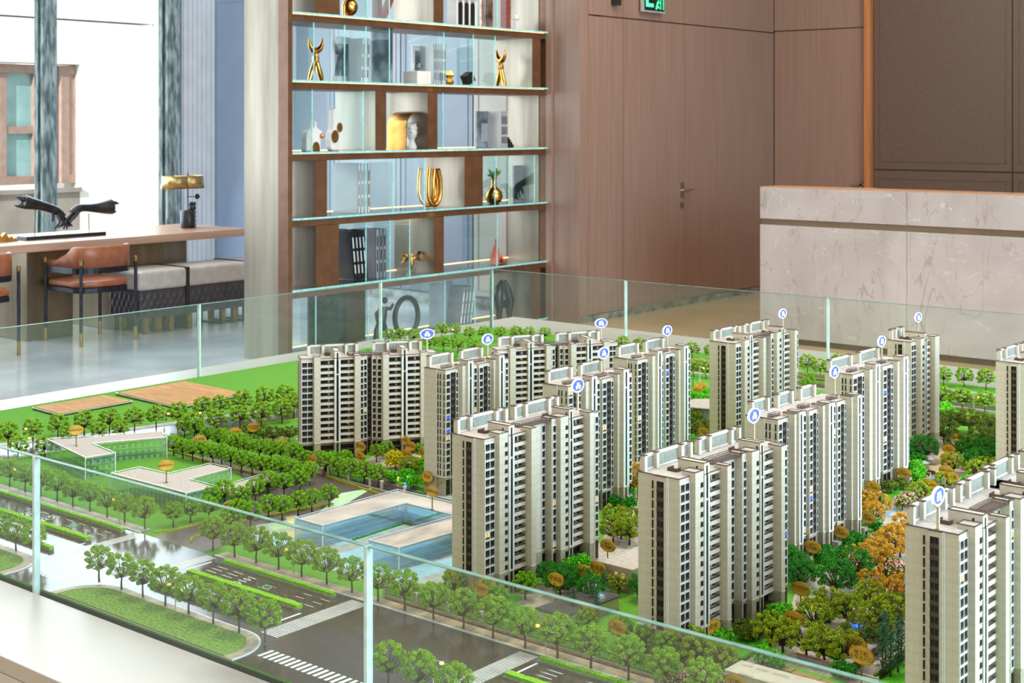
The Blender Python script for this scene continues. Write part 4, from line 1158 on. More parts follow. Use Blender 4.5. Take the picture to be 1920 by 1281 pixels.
    # roof houses over the stair slits
    if housing:
        for (k, a, b, off, eh) in segs:
            if k == 'slit':
                m = MB().box(-.050, off, a, b, H, H + .0235)
                o = m.build('lift_house', M_twp, t)
                MB().box(-.051, off + .0008, a - .0008, a + .0012, H + .0235, H + .0252).box(-.051, off + .0008, b - .0012, b + .0008, H + .0235, H + .0252).box(off - .001, off + .0008, a, b, H + .0235, H + .0252).box(-.051, -.049, a, b, H + .0235, H + .0252).build('edge', M_cap, o)
                MB().box(-.004, .0, a - .0006, a, H + .006, H + .016).build('opening', M_twd, o)
                MB().box(off, off + .0008, (a + b) / 2 - .0022, (a + b) / 2 + .0022, H - .03, H + .018).build('stair_window', M_twd, o)
                w_ = MB()
                for (x0, x1, y0, y1) in ((-.062, -.04, a - .022, a - .020), (-.062, -.060, a - .022, a), (-.04, -.038, a - .022, a - .006)): w_.box(x0, x1, y0, y1, H, H + .008)
                w_.build('low_wall', M_cap, t)
    # screens on the back edge
    for (g0, g1, fins) in screens:
        g0 *= scale_u; g1 *= scale_u
        s = MB(); g = MB(); cp = MB()
        for f_ in fins:
            y = g0 + (g1 - g0) * f_
            y = min(max(y, g0), g1 - .009)
            s.box(-D + .001, -D + .0145, y, y + .009, H, H + .034); cp.box(-D + .0002, -D + .0153, y - .0006, y + .0096, H + .034, H + .0358)
        s.box(-D + .001, -D + .006, g0, g1, H + .028, H + .034).box(-D + .001, -D + .006, g0, g1, H, H + .004)
        cp.box(-D + .0002, -D + .0016, g0, g1, H + .034, H + .0358)
        for i in range(len(fins) - 1):
            ya = max(g0, g0 + (g1 - g0) * fins[i]) + .009; yb = min(g0 + (g1 - g0) * fins[i + 1], g1 - .009)
            g.box(-D + .002, -D + .004, ya, yb, H + .004, H + .028)
        o = s.build('roof_screen', M_twp, t); g.build('ribbed_panel', M_scr, o); cp.build('edge', M_cap, o)
    # brown roof terrace rails
    rl = MB()
    def rail(y0, y1, x0, x1):
        for z in (.004, .009):
            rl.box(x0, x1, y0, y0 + .0009, H + z, H + z + .001).box(x0, x1, y1, y1 + .0009, H + z, H + z + .001).box(x0, x0 + .0009, y0, y1, H + z, H + z + .001).box(x1, x1 + .0009, y0, y1, H + z, H + z + .001)
        k = 0
        while y0 + k * .006 < y1:
            rl.box(x0, x0 + .0009, y0 + k * .006, y0 + k * .006 + .0009, H, H + .010).box(x1, x1 + .0009, y0 + k * .006, y0 + k * .006 + .0009, H, H + .010); k += 1
        k = 0
        while x0 + k * .006 < x1:
            rl.box(x0 + k * .006, x0 + k * .006 + .0009, y0, y0 + .0009, H, H + .010); k += 1
        rl.box(x0 + .001, x1 - .001, y0 + .001, y1 - .001, H + .0008, H + .0016)
    if kindAB == 'A': rail(.150 * scale_u, .265 * scale_u, -D * .45, -D * .12) if LEN > .3 else rail(.04, .085, -D * .45, -D * .12)
    elif kindAB == 'F':
        rail(.16, .30, -.05, -.014)
    else:
        for (k, a, b, off, eh) in segs:
            if k == 'thin': rail(a - .030, b, -D * .40, off - .022)
    if rl.v: rl.build('roof_railing', M_cap, t)
    t['_H'] = H
    return t, H
A_ = [('win2', .037, 0), ('small', .031, .0145, .009), ('slit', .020, .016), ('balc', .043, .0145), ('pier', .016, .033, .009), ('win', .112, -.030), ('win', .018, -.010, .006), ('small', .031, .004, .009), ('slit', .016, .006), ('balc', .044, .004), ('pier', .016, .025, .009), ('win', .046, .004)]
A1_ = [('win2', .037, 0), ('small', .026, .018, .009), ('slit', .017, .020), ('balc', .034, .016), ('pier', .034, .034, .009), ('win', .045, .010)]
B2_ = [('winf', .021, 0), ('dbalc', .023, 0), ('thin', .012, 0), ('pier', .016, .018, .009), ('pslit', .023, .026, .022), ('win', .057, -.008), ('winf', .020, 0), ('dbalc', .020, 0), ('thin', .012, 0), ('pier', .011, .016, .009), ('pslit', .025, .028, .022), ('win', .055, -.002)]
B3_ = [('winf', .020, 0), ('dbalc', .020, 0), ('thin', .010, 0), ('pier', .011, .018, .009), ('pslit', .021, .024, .013), ('win', .068, -.006), ('winf', .018, .003), ('dbalc', .017, .003), ('thin', .010, .003), ('pier', .013, .018, .009), ('pslit', .026, .027, .013), ('win', .068, -.004), ('winf', .018, .001), ('dbalc', .018, .001), ('thin', .011, .001), ('pier', .009, .019, .009), ('pslit', .022, .031, .013)]
F_ = [('win2', .040, 0), ('pier', .021, .016, .007), ('balc', .046, .010), ('slit', .020, .016), ('balc', .047, .010), ('pier', .020, .020, .007), ('winf', .0145, -.004), ('winf', .0135, -.012), ('dbalc', .016, -.03), ('winf', .0145, -.012), ('winf', .0165, -.002), ('pier', .020, .020, .007), ('balc', .044, .010), ('slit', .020, .016), ('balc', .045, .010), ('pier', .022, .016, .007), ('win2', .040, 0)]
SA = [(.004, .185, (0, .24, .76, 1)), (.21, .385, (0, .24, .76, 1))]
SA1 = [(.006, .10, (0, .30, .72, 1))]
SB = [(.004, .112, (0, 1)), (.148, .252, (0, 1))]
SB3 = [(.004, .09, (0, 1)), (.13, .212, (0, 1)), (.248, .33, (0, 1))]
SF = [(.03, .20, (0, .28, .74, 1)), (.25, .42, (0, .28, .74, 1))]
def corner(px, py, ztop): return at(px, py, ztop)
ZR = .5446 + BZ + 15 * PT + .010
TW = {}
def place(key, label, px, py, prof, ab, scr, D, n=15, ang=1.0, su=1.0, zr=ZR, housing=True):
    c = at(px, py, zr)
    TW[key] = tower(label, c.x, c.y, ang, prof, n, D, ab, scr, su, 'B' if ab == 'B' else 'A', seed=len(TW) + 5, housing=housing) + (c, ang)
place('T1', 'large cream tower, left one of the front row, under the oval sign 6', 908, 825, A_, 'A', SA, .102)
place('T2', 'large cream tower in the front row centre, tallest in the picture', 1274, 900, A_, 'A', SA, .104)
place('T3', 'cream tower at the bottom right with the round lit sign standing on its bare roof', 1798, 1004, A_, 'A', SA, .102)
place('T4', 'cream tower alone in the back row before the marble counter', 1379, 645, A_, 'A', SA, .102, su=.95)
place('T5', 'slim cream tower in the back row behind the long dense tower', 1708, 642, A1_, 'A', SA1, .085)
c6 = at(1867, 677, ZR); c7 = at(1833.4, 911.6, ZR)
place('T6', 'cream tower cut by the right edge, farther one with the dark balcony strip', *(lambda v: (960 + FPX * (v.dot(RGT)) / v.dot(FWD), HZY + FPX * (EYE - ZR) / v.dot(FWD)))(c6.to_2d() + Vector((.9998, -.0175)) * .102), A_, 'A', SA, .102)
place('T7', 'cream tower cut by the right edge, nearer one behind the bottom right tower', *(lambda v: (960 + FPX * (v.dot(RGT)) / v.dot(FWD), HZY + FPX * (EYE - ZR) / v.dot(FWD)))(c7.to_2d() + Vector((.9998, -.0175)) * .102), A_, 'A', SA, .102)
place('T8', 'cream narrow-windowed tower under the oval sign 3', 835.5, 695, B2_, 'B', SB, .084, su=.97)
place('T9', 'cream tower half hidden behind the front left tower, under the oval sign 5', 1065, 726, B2_, 'B', SB, .088, su=1.03)
place('T10', 'cream tower with many narrow windows under the oval sign 13', 1195, 676, B2_, 'B', SB, .088)
place('T11', 'long cream tower of three bays right behind the front centre tower', 1458.7, 788, B3_, 'B', SB3, .09)
place('T12', 'long cream tower of dense windows under the small oval sign 15', 1598.8, 703.6, B2_, 'B', SB, .088, su=1.27)
ZF = .5446 + BZ + 13 * PT + .010
place('F1', 'broad cream block of two wings at the left, seen square on', 565, 674, F_, 'F', SF, .075, n=13, ang=33.3, zr=ZF)
v = Vector((math.sin(math.radians(27)), math.cos(math.radians(27))))
e2 = at(1153, 642, ZF).to_2d() - v * .4495
place('F2', 'broad cream block in the rear seen square on, under the oval sign 12', *(960 + FPX * (e2.dot(RGT)) / e2.dot(FWD), HZY + FPX * (EYE - ZF) / e2.dot(FWD)), F_, 'F', SF, .075, n=13, ang=27, zr=ZF)

# ------------------------------------------------------------------ lit oval signs on the roofs (lettering faces away: seen mirrored)
M_acr = pm('blue_lit_acrylic', '#3f4ea8', '#5563c0', 90, .25, emit='#6a78f0', es=.3)
M_rim = emat('lit_sign_rim', '#eef0ff', 1.7)
M_pole = pm('beige_sign_pole', '#b7a888', '#c6b898', 30, .5)
def lit_sign(num, px, py, zc, ztop, ang, label):
    """oval acrylic plate lit from its edge, centre seen at (px,py)"""
    c = at(px, py, zc)
    t = thing('building_number_sign', label, 'sign', (c.x, c.y, ztop), -math.radians(ang), 'lit oval number signs on the tower roofs')
    h = zc - ztop
    MB().box(-.0022, .0022, -.0022, .0022, .0005, h - .014).box(-.004, .004, -.004, .004, .0005, .004).build('pole', M_pole, t)
    a, b = .0245, .0165
    el = [(a * math.cos(2 * PI * k / 36), h + b * math.sin(2 * PI * k / 36)) for k in range(36)]
    MB().prism(el, -.0012, .0012, M=SW).build('plate', M_acr, t)
    r = MB()
    for k in range(36):
        w0, w1 = 2 * PI * k / 36, 2 * PI * (k + 1) / 36
        vs = []
        for w in (w0, w1):
            for (s, x) in ((1.0, -.0022), (1.0, .0022), (.925, .0022), (.925, -.0022)):
                vs.append((x, a * s * math.cos(w), h + b * (s if s == 1 else .89) * math.sin(w)))
        r._add(vs, [(0, 1, 5, 4), (1, 2, 6, 5), (2, 3, 7, 6), (3, 0, 4, 7)], 0, True)
    r.build('lit_rim', M_rim, t)
    MB().tube([(0, -.7 * a, h - .75 * b), (0, -.35 * a, h - 1.03 * b), (0, 0, h - 1.12 * b), (0, .35 * a, h - 1.03 * b), (0, .7 * a, h - .75 * b)], .0022, 6).build('bracket', M_pole, t)
    g = text_mesh(num + '#\n住宅', .0108, M_rim, 'lettering', mirror=True, space=.85)
    C.objects.link(g); g.parent = t
    g.location = (.0026, 0, h); g.rotation_euler = (PI / 2, 0, PI / 2)
for (key, num, px, py, zoff, lab) in (
    ('F1', '1', 801, 626, .060, 'oval clear sign lettered 1# in mirror writing over the left square-on block'),
    ('T8', '3', 914, 636, .062, 'oval blue-lit sign 3# in mirror writing left of centre'),
    ('F2', '12', 1127, 606, .056, 'wide oval blue-lit sign 12# in mirror writing, rear centre'),
    ('T9', '5', 1131.5, 662, .062, 'oval blue-lit sign 5# in mirror writing below the sign 12'),
    ('T1', '6', 1083, 723, .062, 'large oval blue-lit sign 6# in mirror writing on the front left tower'),
    ('T10', '13', 1251, 620, .062, 'oval blue-lit sign 13# in mirror writing right of the glass joint'),
    ('T4', '14', 1467.5, 588, .062, 'small bright oval sign over the lone rear tower before the counter'),
    ('T2', '8', 1413.5, 779, .060, 'oval bright sign over the front centre tower'),
    ('T11', '9', 1564.5, 697, .062, 'oval bright sign over the long three-bay tower'),
    ('T12', '15', 1653, 640, .062, 'oval bright sign on a leaning pole over the dense window tower'),
    ('T5', '16', 1721.5, 595, .060, 'smallest bright oval sign, at the far right against the counter'),
    ('T3', '10', 1759, 930, .062, 'largest bright round sign standing on the bare roof at the lower right')):
    tt, H, c, ang = TW[key]
    lit_sign(num, px, py, .5446 + H + zoff, .5446 + H, ang, lab)
# ================================================================== MODEL TREES
def flock(name, dark, light, hue_n=900):
    m = bpy.data.materials.new(name); m.use_nodes = True
    nt = m.node_tree; n = nt.nodes; l = nt.links; b = n['Principled BSDF']
    g = n.new('ShaderNodeNewGeometry')
    cr = n.new('ShaderNodeValToRGB'); cr.color_ramp.elements[0].color = srgb(dark); cr.color_ramp.elements[1].color = srgb(light)
    l.new(g.outputs['Random Per Island'], cr.inputs[0])
    l.new(cr.outputs[0], b.inputs['Base Color']); b.inputs['Roughness'].default_value = .8; b.inputs['Specular IOR Level'].default_value = .15
    b.inputs['Subsurface Weight'].default_value = 0
    return m
F_street = flock('street_tree_flock', '#477014', '#b2da42')
F_round = flock('round_tree_flock', '#35700c', '#a2d430')
F_olive = flock('olive_tree_flock', '#55700e', '#bccc34')
F_dark = flock('deep_green_flock', '#154e16', '#48a832')
F_moss = flock('moss_green_flock', '#384a14', '#869632')
F_bright = flock('bright_green_flock', '#1f7a0c', '#7cdc2c')
F_yel = flock('yellow_green_flock', '#a99e12', '#d8cf30')
F_orange = flock('orange_autumn_flock', '#b0741a', '#e2b43c')
F_pink = flock('pink_blossom_flock', '#c98878', '#efc8bc')
F_teal = flock('teal_conifer_flock', '#2a5238', '#5c8a68')
F_palm = flock('palm_flock', '#1f7a2a', '#4ab848')
M_bark = pm('dark_bark', '#3a2c20', '#4c3a2a', 120, .8)
M_barkn = pm('brown_bark', '#54432f', '#68543c', 120, .8)

def tuft(m, c, d, r, rr, mi=0, n=1):
    """a few small leaf chips around c"""
    for _ in range(n):
        a = Vector((rr.gauss(0, 1), rr.gauss(0, 1), rr.gauss(0, 1))).normalized()
        p = c + a * d * rr.random() ** .45
        u = Vector((rr.gauss(0, 1), rr.gauss(0, 1), rr.gauss(0, 1))).normalized()
        v = u.cross(Vector((rr.gauss(0, 1), rr.gauss(0, 1), rr.gauss(0, 1)))).normalized()
        w = u.cross(v); s = r * rr.uniform(.7, 1.3)
        vs = [p + u * s, p - u * s * .5 + v * s * .8, p - u * s * .5 - v * s * .4 + w * s * .7, p - u * s * .5 - v * s * .4 - w * s * .7]
        m._add([tuple(x) for x in vs], [(0, 1, 2), (0, 2, 3), (0, 3, 1), (1, 3, 2)], mi)
def branchy(seed, hcrown, rcrown, htrunk, lobes, chips, chip, clus, trunk_r, flat=.8, umbrella=0.0, name='street'):
    """trunk with limbs, foliage lobes at the limb ends; unit: total height 1"""
    rr = random.Random(seed)
    tk = MB(); cr = MB()
    tk.tube([(0, 0, 0), (.01, .0, htrunk * .5), (0, .01, htrunk)], [trunk_r * 1.3, trunk_r, trunk_r * .85], 6)
    top = Vector((0, .01, htrunk))
    for i in range(lobes):
        g = (i + .5) / lobes
        z = 1 - g * (1 + umbrella * .0)
        el = math.acos(max(-1, min(1, 1 - 1.55 * g)))
        az = i * 2.399 + rr.uniform(-.3, .3)
        R = rcrown * (math.sin(el) ** .8) * rr.uniform(.82, 1.05)
        Z = htrunk + hcrown * (.42 + .50 * math.cos(el)) * 1.0
        if umbrella: Z = htrunk + hcrown * (.30 + .62 * math.cos(el)) + rr.uniform(-.02, .02)
        p = Vector((R * math.cos(az), R * math.sin(az), Z))
        mid = top.lerp(p, .5) + Vector((0, 0, -.02))
        tk.tube([top, mid, p], [trunk_r * .55, trunk_r * .38, trunk_r * .15], 4, cap=False)
        k = max(6, chips // lobes)
        cc = clus * rr.uniform(.85, 1.15)
        for j in range(k):
            a = Vector((rr.gauss(0, 1), rr.gauss(0, 1), rr.gauss(0, 1))).normalized()
            q = Vector((p.x + a.x * cc * rr.random() ** .4, p.y + a.y * cc * rr.random() ** .4, p.z + a.z * cc * flat * rr.random() ** .4))
            tuft(cr, q, .004, chip, rr)
    return tk, cr
TREE = {}
def make_variant(key, mat, bark, tkcr):
    tk, cr = tkcr
    TREE.setdefault(key, []).append((proto(tk.build('trunk', bark)), proto(cr.build('crown', mat))))
for s in range(4):
    make_variant('street', F_street, M_barkn, branchy(10 + s, .66, .35, .34, 30, 5600, .0135, .088, .024, .75))
    make_variant('far', F_street, M_bark, branchy(20 + s, .62, .38, .34, 30, 3600, .024, .09, .024, .6, umbrella=1))
    make_variant('round', F_round, M_bark, branchy(30 + s, .70, .38, .30, 30, 3000, .020, .088, .032, .85))
    make_variant('olive', F_olive, M_bark, branchy(40 + s, .74, .48, .26, 34, 3400, .019, .09, .036, .85))
for s in range(3):
    make_variant('dark', F_dark, M_bark, branchy(50 + s, .76, .52, .24, 36, 3400, .020, .12, .04, .8))
    make_variant('moss', F_moss, M_bark, branchy(60 + s, .72, .58, .28, 32, 3000, .020, .115, .036, .7))
    make_variant('orange', F_orange, M_bark, branchy(70 + s, .80, .50, .20, 34, 3200, .020, .09, .03, .9))
def bush(seed, mat, chips, flowers=None, chip=.05, lobes=9):
    rr = random.Random(seed); cr = MB()
    for i in range(lobes):
        a = i * 2.4; R = .30 * math.sqrt((i + .5) / lobes)
        c = Vector((R * math.cos(a), R * math.sin(a), .34 + .22 * (1 - R / .3) * rr.random()))
        for j in range(chips // lobes):
            d = Vector((rr.gauss(0, 1), rr.gauss(0, 1), rr.gauss(0, 1))).normalized() * .24 * rr.random() ** .35
            q = c + d; q.z = max(.03, q.z * 1.1)
            tuft(cr, q, .004, chip, rr)
    tk = MB().tube([(0, 0, 0), (0, 0, .3)], [.04, .03], 5)
    o = cr.build('crown', mat)
    fl = None
    if flowers:
        f = MB()
        for j in range(130):
            a = rr.uniform(0, 2 * PI); e = rr.uniform(.15, 1.4)
            q = Vector((.50 * math.cos(a) * math.cos(e), .50 * math.sin(a) * math.cos(e), .36 + .34 * math.sin(e)))
            tuft(f, q, .02, .045, rr)
        fl = proto(f.build('blossom', flowers))
    return (proto(tk.build('trunk', M_bark)), proto(o)) + ((fl,) if fl else ())
TREE['bushg'] = [bush(81 + s, F_bright, 700, chip=.055) for s in range(3)]
TREE['bushm'] = [bush(84 + s, F_moss, 700, chip=.05) for s in range(2)]
TREE['bushd'] = [bush(87 + s, F_dark, 700, chip=.055) for s in range(2)]
TREE['bushy'] = [bush(90 + s, F_yel, 900, chip=.045, lobes=12) for s in range(2)]
TREE['bushp'] = [bush(93 + s, F_moss, 600, flowers=F_pink) for s in range(2)]
TREE['busho'] = [bush(96, F_orange, 500)]
def palm(seed, mat=F_palm, n=15):
    rr = random.Random(seed); cr = MB()
    for i in range(n):
        a = i * 2.4; e = rr.uniform(.1, 1.1)
        d = Vector((math.cos(a), math.sin(a), 0)); p0 = Vector((0, 0, .5))
        pts = [p0 + d * (.48 * t) + Vector((0, 0, .42 * math.sin(e) * t - .55 * t * t * (1.2 - e * .6))) for t in (0, .3, .6, 1)]
        for k in range(3):
            for q in range(5):
                t_ = (k + q / 5) / 3; P = pts[k].lerp(pts[k + 1], q / 5); sd = d.cross(Vector((0, 0, 1)))
                L2 = .11 * math.sin(PI * min(1, t_ + .12))
                for s in (-1, 1):
                    e_ = P + sd * s * L2 + Vector((0, 0, -.03)) + d * .05
                    cr._add([tuple(P), tuple(P + d * .022), tuple(e_)], [(0, 1, 2)], 0)
    tk = MB().tube([(0, 0, 0), (.01, 0, .25), (0, 0, .5)], [.03, .024, .02], 6)
    return (proto(tk.build('trunk', M_bark)), proto(cr.build('fronds', mat)))
TREE['palm'] = [palm(3), palm(4)]
def conifer(seed):
    rr = random.Random(seed); cr = MB(); tk = MB().tube([(0, 0, 0), (0, 0, 1)], [.02, .005], 5)
    for i in range(34):
        z = .12 + .86 * i / 34; L2 = .26 * (1 - z * .75)
        for k in range(3):
            a = i * 2.4 + k * 2.09; d = Vector((math.cos(a), math.sin(a), .35))
            for q in range(7):
                P = Vector((0, 0, z)) + d * L2 * q / 6
                (rr.random() < .6) and tuft(cr, P, .008, .020, rr)
    return (proto(tk.build('trunk', M_bark)), proto(cr.build('needles', F_teal)))
TREE['conifer'] = [conifer(5), conifer(6)]
CAT = {'street': 'model tree', 'far': 'model tree', 'round': 'model tree', 'olive': 'model tree', 'dark': 'model tree', 'moss': 'model tree', 'orange': 'model tree', 'conifer': 'model tree', 'palm': 'model palm'}
NAME = {'street': 'street_tree', 'far': 'street_tree', 'round': 'round_tree', 'olive': 'garden_tree', 'dark': 'garden_tree', 'moss': 'garden_tree', 'orange': 'autumn_tree', 'conifer': 'conifer', 'palm': 'palm', 'bushp': 'blossom_bush'}
rt_ = random.Random(99)
def tree(kind, p, h, label, group):
    vs = TREE[kind]; v = vs[rt_.randrange(len(vs))]
    t = thing(NAME.get(kind, 'shrub'), label, CAT.get(kind, 'model shrub'), (p.x, p.y, p.z), rt_.uniform(0, 6.28), group)
    for o in v:
        c = inst(o, t); c.scale = (h, h, h)
    return t
def row(kind, pts, h, desc, group, z=GZ, order='from the left'):
    pts = sorted(pts, key=lambda q: q[0])
    for k, q in enumerate(pts):
        tree(kind, at(q[0], q[1], z), h * (q[2] if len(q) > 2 else 1) * rt_.uniform(.95, 1.06), ('%s, %s %s' % (desc, ordn(k), order)) if len(pts) > 1 else desc, group)
# rows along the streets (trunk feet as seen in the photograph)
row('street', [(186, 1092), (228, 1106), (268, 1120), (310, 1136), (354, 1152), (400, 1169), (448, 1187), (496.5, 1205)], .090, 'leafy street tree on the near lawn by the intersection', 'street trees on the near lawn', .549)
row('street', [(-8, 1022), (30, 1033), (64, 1045)], .088, 'street tree on the lawn corner at the left edge', 'street trees on the left corner lawn', .549)
row('street', [(-16, 903), (18, 913), (47, 923), (76.5, 932), (107, 941), (137, 951), (169, 960), (201, 971), (233.5, 981), (272, 993)], .088, 'street tree on the far pavement before the acrylic blocks', 'street trees on the far pavement, left')
row('round', [(325, 988), (357, 980), (392, 975)], .070, 'small round tree at the corner of the side road', 'round trees at the side road corner')
row('street', [(399, 1033), (440, 1046), (480.5, 1057), (522, 1069), (566, 1083), (613, 1097), (660, 1113), (709, 1129), (758.5, 1145), (813, 1163), (869, 1181), (925, 1198.6), (984.5, 1218), (1045.5, 1236), (1108, 1255), (1178, 1278), (1245, 1300), (1318, 1325)], .091, 'street tree in the long pavement row right of the side road', 'street trees on the far pavement, right')
row('street', [(728, 1290), (788, 1312), (852, 1334)], .092, 'street tree at the bottom edge beside the glass joint', 'street trees at the bottom edge', .549)
row('far', [(15, 839), (62, 829), (109, 820), (158, 818), (205, 812), (252, 808), (293, 803), (333, 800)], .090, 'flat-crowned tree on the turf strip behind the acrylic block', 'trees behind the acrylic block')
row('far', [(34, 860), (84, 858), (185, 828), (225, 824), (128, 836)], .075, 'bright low tree beside the far left acrylic block', 'trees around the left acrylic block')
row('far', [(364, 820), (407, 811), (450, 804), (490, 800), (529, 794)], .093, 'flat-crowned tree on the near side of the rear road', 'trees on the near side of the rear road')
row('far', [(380, 790), (415, 782), (455, 775), (497, 768), (535, 762), (551, 781)], .090, 'flat-crowned tree on the turf beyond the rear road', 'trees beyond the rear road')
# grove of round trees in the middle
GR = [
 [(346, 820), (369, 824), (389, 835), (410, 842)],
 [(326, 854), (343, 860), (361, 864), (380, 868), (399, 871), (416, 873), (433, 878), (453, 887), (473, 891), (492, 895), (511, 898)],
 [(430, 850), (447, 852), (463, 857), (486, 862), (508, 865), (527, 866), (552, 872)],
 [(530, 899), (547, 905), (563, 912), (580, 908), (575, 885)],
 [(421, 946), (452, 957), (479, 939), (503, 927), (533, 930), (562, 925), (398, 955)],
 [(470, 990), (503, 975), (529, 975), (559, 967), (585, 960), (617, 951)],
 [(432, 1000), (446, 985)],
]
gn = ['rear row of the grove', 'long row along the brown road', 'second row of the grove', 'right end of the grove', 'inner row before the acrylic wing', 'outer row along the yellow flower edging', 'near end of the brown road']
for k, g in enumerate(GR):
    row('round', g, .070, 'small round tree in the ' + gn[k], 'round trees, ' + gn[k])
row('moss', [(493, 826), (512, 831), (542, 828), (470, 822)], .055, 'darker round tree on the turf before the left block', 'darker trees before the left block')
row('round', [(613, 892), (634, 897), (656, 903), (683, 909), (709, 914)], .070, 'round tree behind the dark fence at the road bend', 'round trees behind the road bend fence')
row('round', [(600, 880), (648, 880)], .06, 'round tree beside the gate canopy', 'round trees at the gate')
row('bushg', [(624, 862), (644, 862)], .045, 'bright green bush at the foot of the left block', 'bright bushes at the left block')
row('round', [(706, 867), (725, 860), (790, 865)], .062, 'round tree between the left block and the yellow bush', 'round trees before the left block')
tree('bushy', at(742, 880), .085, 'big yellow-green bush left of the narrow-window tower', 'big yellow-green bush')
row('bushg', [(735, 905), (762, 902), (775, 915), (800, 892), (790, 880), (815, 905), (775, 890)], .055, 'bright shrub in the planting before the narrow-window tower', 'bright shrubs before the narrow-window tower')
row('olive', [(768, 892), (805, 920), (830, 925), (838, 918)], .06, 'spreading tree beside the dark fence by the blue lamp', 'trees beside the blue lamp')
# rear row behind the towers
row('far', [(728, 645), (751, 645), (776, 645), (828, 635), (853, 634), (880, 640), (908, 639), (938, 640), (968, 640), (992, 640), (1022, 640)], .080, 'flat-crowned tree in the rear row by the far glass corner', 'rear trees by the far glass corner')
row('far', [(832, 660), (858, 662), (888, 664), (806, 658)], .080, 'flat-crowned tree before the rear road, behind the left block', 'trees before the rear road')
row('bushg', [(756, 650), (770, 652), (740, 651), (835, 678), (850, 675), (822, 672)], .05, 'green shrub in the rear planting behind the left block', 'rear shrubs')
row('palm', [(863, 688), (690, 668)], .07, 'small palm behind the left block', 'small rear palms')
row('far', [(1168, 660), (1200, 666), (1298, 672), (1333, 676)], .085, 'rear tree between the towers before the beige floor', 'rear trees between the towers')
row('far', [(1300, 706), (1324, 710)], .080, 'rear road tree seen between two towers', 'trees seen between two towers')
tree('palm', at(1299, 726), .075, 'bright palm in the gap between two towers', 'palm in the gap')
row('busho', [(1316, 733), (1308, 738)], .05, 'orange shrub in the gap between two towers', 'orange shrubs in the gap')
row('bushg', [(1326, 742), (1300, 748), (1312, 752), (1330, 752)], .045, 'green shrub in the gap between two towers', 'green shrubs in the gap')
row('bushm', [(1302, 795), (1306, 820), (1318, 812)], .075, 'mossy tall shrub beside the small grey house', 'tall shrubs by the grey house')
row('bushg', [(1302, 838), (1318, 845), (1324, 836), (1305, 855)], .05, 'bright shrub below the small grey house', 'bright shrubs below the grey house')
row('far', [(1514, 700), (1538, 707), (1572, 697)], .088, 'rear tree right of the lone rear tower', 'rear trees right of the lone tower')
row('round', [(1518, 726), (1555, 724), (1512, 735)], .062, 'round tree at the rear road right of the lone tower', 'round trees at the rear road')
row('far', [(1769, 725), (1808, 727), (1849, 731)], .088, 'tree on the rear turf strip at the far right', 'rear trees at the far right')
row('far', [(1766, 765), (1804, 769), (1847, 774)], .090, 'near rear road tree at the far right', 'near rear trees at the far right')
# garden at the right
row('bushg', [(1768, 785), (1776, 778), (1790, 790), (1772, 772)], .055, 'bright shrub by the stream at the rear right', 'bright shrubs by the stream')
row('bushy', [(1805, 787), (1815, 788)], .035, 'yellow flowering shrub by the stream', 'yellow shrubs by the stream')
row('moss', [(1780, 812), (1817, 813), (1846, 818), (1770, 832), (1864, 825), (1800, 862)], .085, 'dark umbrella-shaped tree by the stream', 'dark umbrella trees by the stream')
row('moss', [(1838, 838), (1858, 840), (1790, 812)], .075, 'dark spreading tree behind the first gold signs', 'dark trees behind the gold signs')
row('dark', [(1732, 866), (1820, 870), (1842, 872), (1862, 868), (1834, 892)], .085, 'deep green tree in the right garden', 'deep green trees in the right garden')
row('bushd', [(1722, 875), (1712, 862), (1855, 885), (1815, 880)], .065, 'deep green bush in the right garden', 'deep green bushes in the right garden')
row('bushg', [(1720, 895), (1718, 908), (1716, 888)], .06, 'bright green bush at the foot of the dense tower', 'bright bushes at the dense tower')
row('olive', [(1788, 890), (1830, 905), (1842, 898), (1862, 902)], .07, 'yellow-green tree behind the bare roof', 'yellow-green trees behind the bare roof')
row('bushg', [(1815, 915), (1828, 895), (1840, 880)], .055, 'bright shrub behind the bare roof', 'bright shrubs behind the bare roof')
row('olive', [(1771, 925), (1735, 938), (1722, 944)], .062, 'small yellow-green tree left of the largest round sign', 'small trees left of the round sign')
row('bushp', [(1702, 950), (1692, 957)], .060, 'pink blossoming bush left of the lower right tower', 'pink bushes left of the tower')
row('bushm', [(1670, 925), (1690, 918), (1628, 948), (1619, 945)], .055, 'clipped mossy shrub along the tower path', 'clipped shrubs along the path')
row('orange', [(1648, 968), (1620, 965), (1638, 985)], .070, 'orange autumn tree by the tower path, rear group', 'orange trees, rear group')
row('bushd', [(1640, 998), (1625, 985)], .05, 'dark shrub below the rear orange trees', 'dark shrubs below the orange trees')
row('bushd', [(1598, 1018), (1588, 1030), (1612, 1025), (1548, 1046), (1538, 1056), (1558, 1052)], .050, 'deep green bush beside a stone entrance box', 'deep green bushes by the entrance boxes')
row('orange', [(1616, 1090), (1648, 1075), (1670, 1052), (1688, 1045), (1700, 1020)], .090, 'tall orange autumn tree left of the lower right tower', 'orange trees, front group')
row('orange', [(1634, 1122), (1668, 1135), (1690, 1128)], .066, 'orange autumn tree before the pink bush', 'orange trees before the pink bush')
row('bushp', [(1683, 1095), (1675, 1090)], .075, 'pink blossoming bush between the orange trees', 'pink bushes between the orange trees')
row('dark', [(1568, 1118), (1596, 1098)], .088, 'big deep green tree on the path between towers', 'big deep green trees')
row('dark', [(1488, 1090), (1500, 1105), (1470, 1075)], .072, 'deep green tree at the right foot of the front centre tower', 'deep green trees at the front centre tower')
row('palm', [(1515, 1132)], .060, 'low palm beside the gold sign', 'low palm')
row('bushg', [(1466, 1168), (1455, 1172), (1352, 1216), (1340, 1222)], .062, 'glossy bright bush at the foot of the front centre tower', 'glossy bushes at the centre tower')
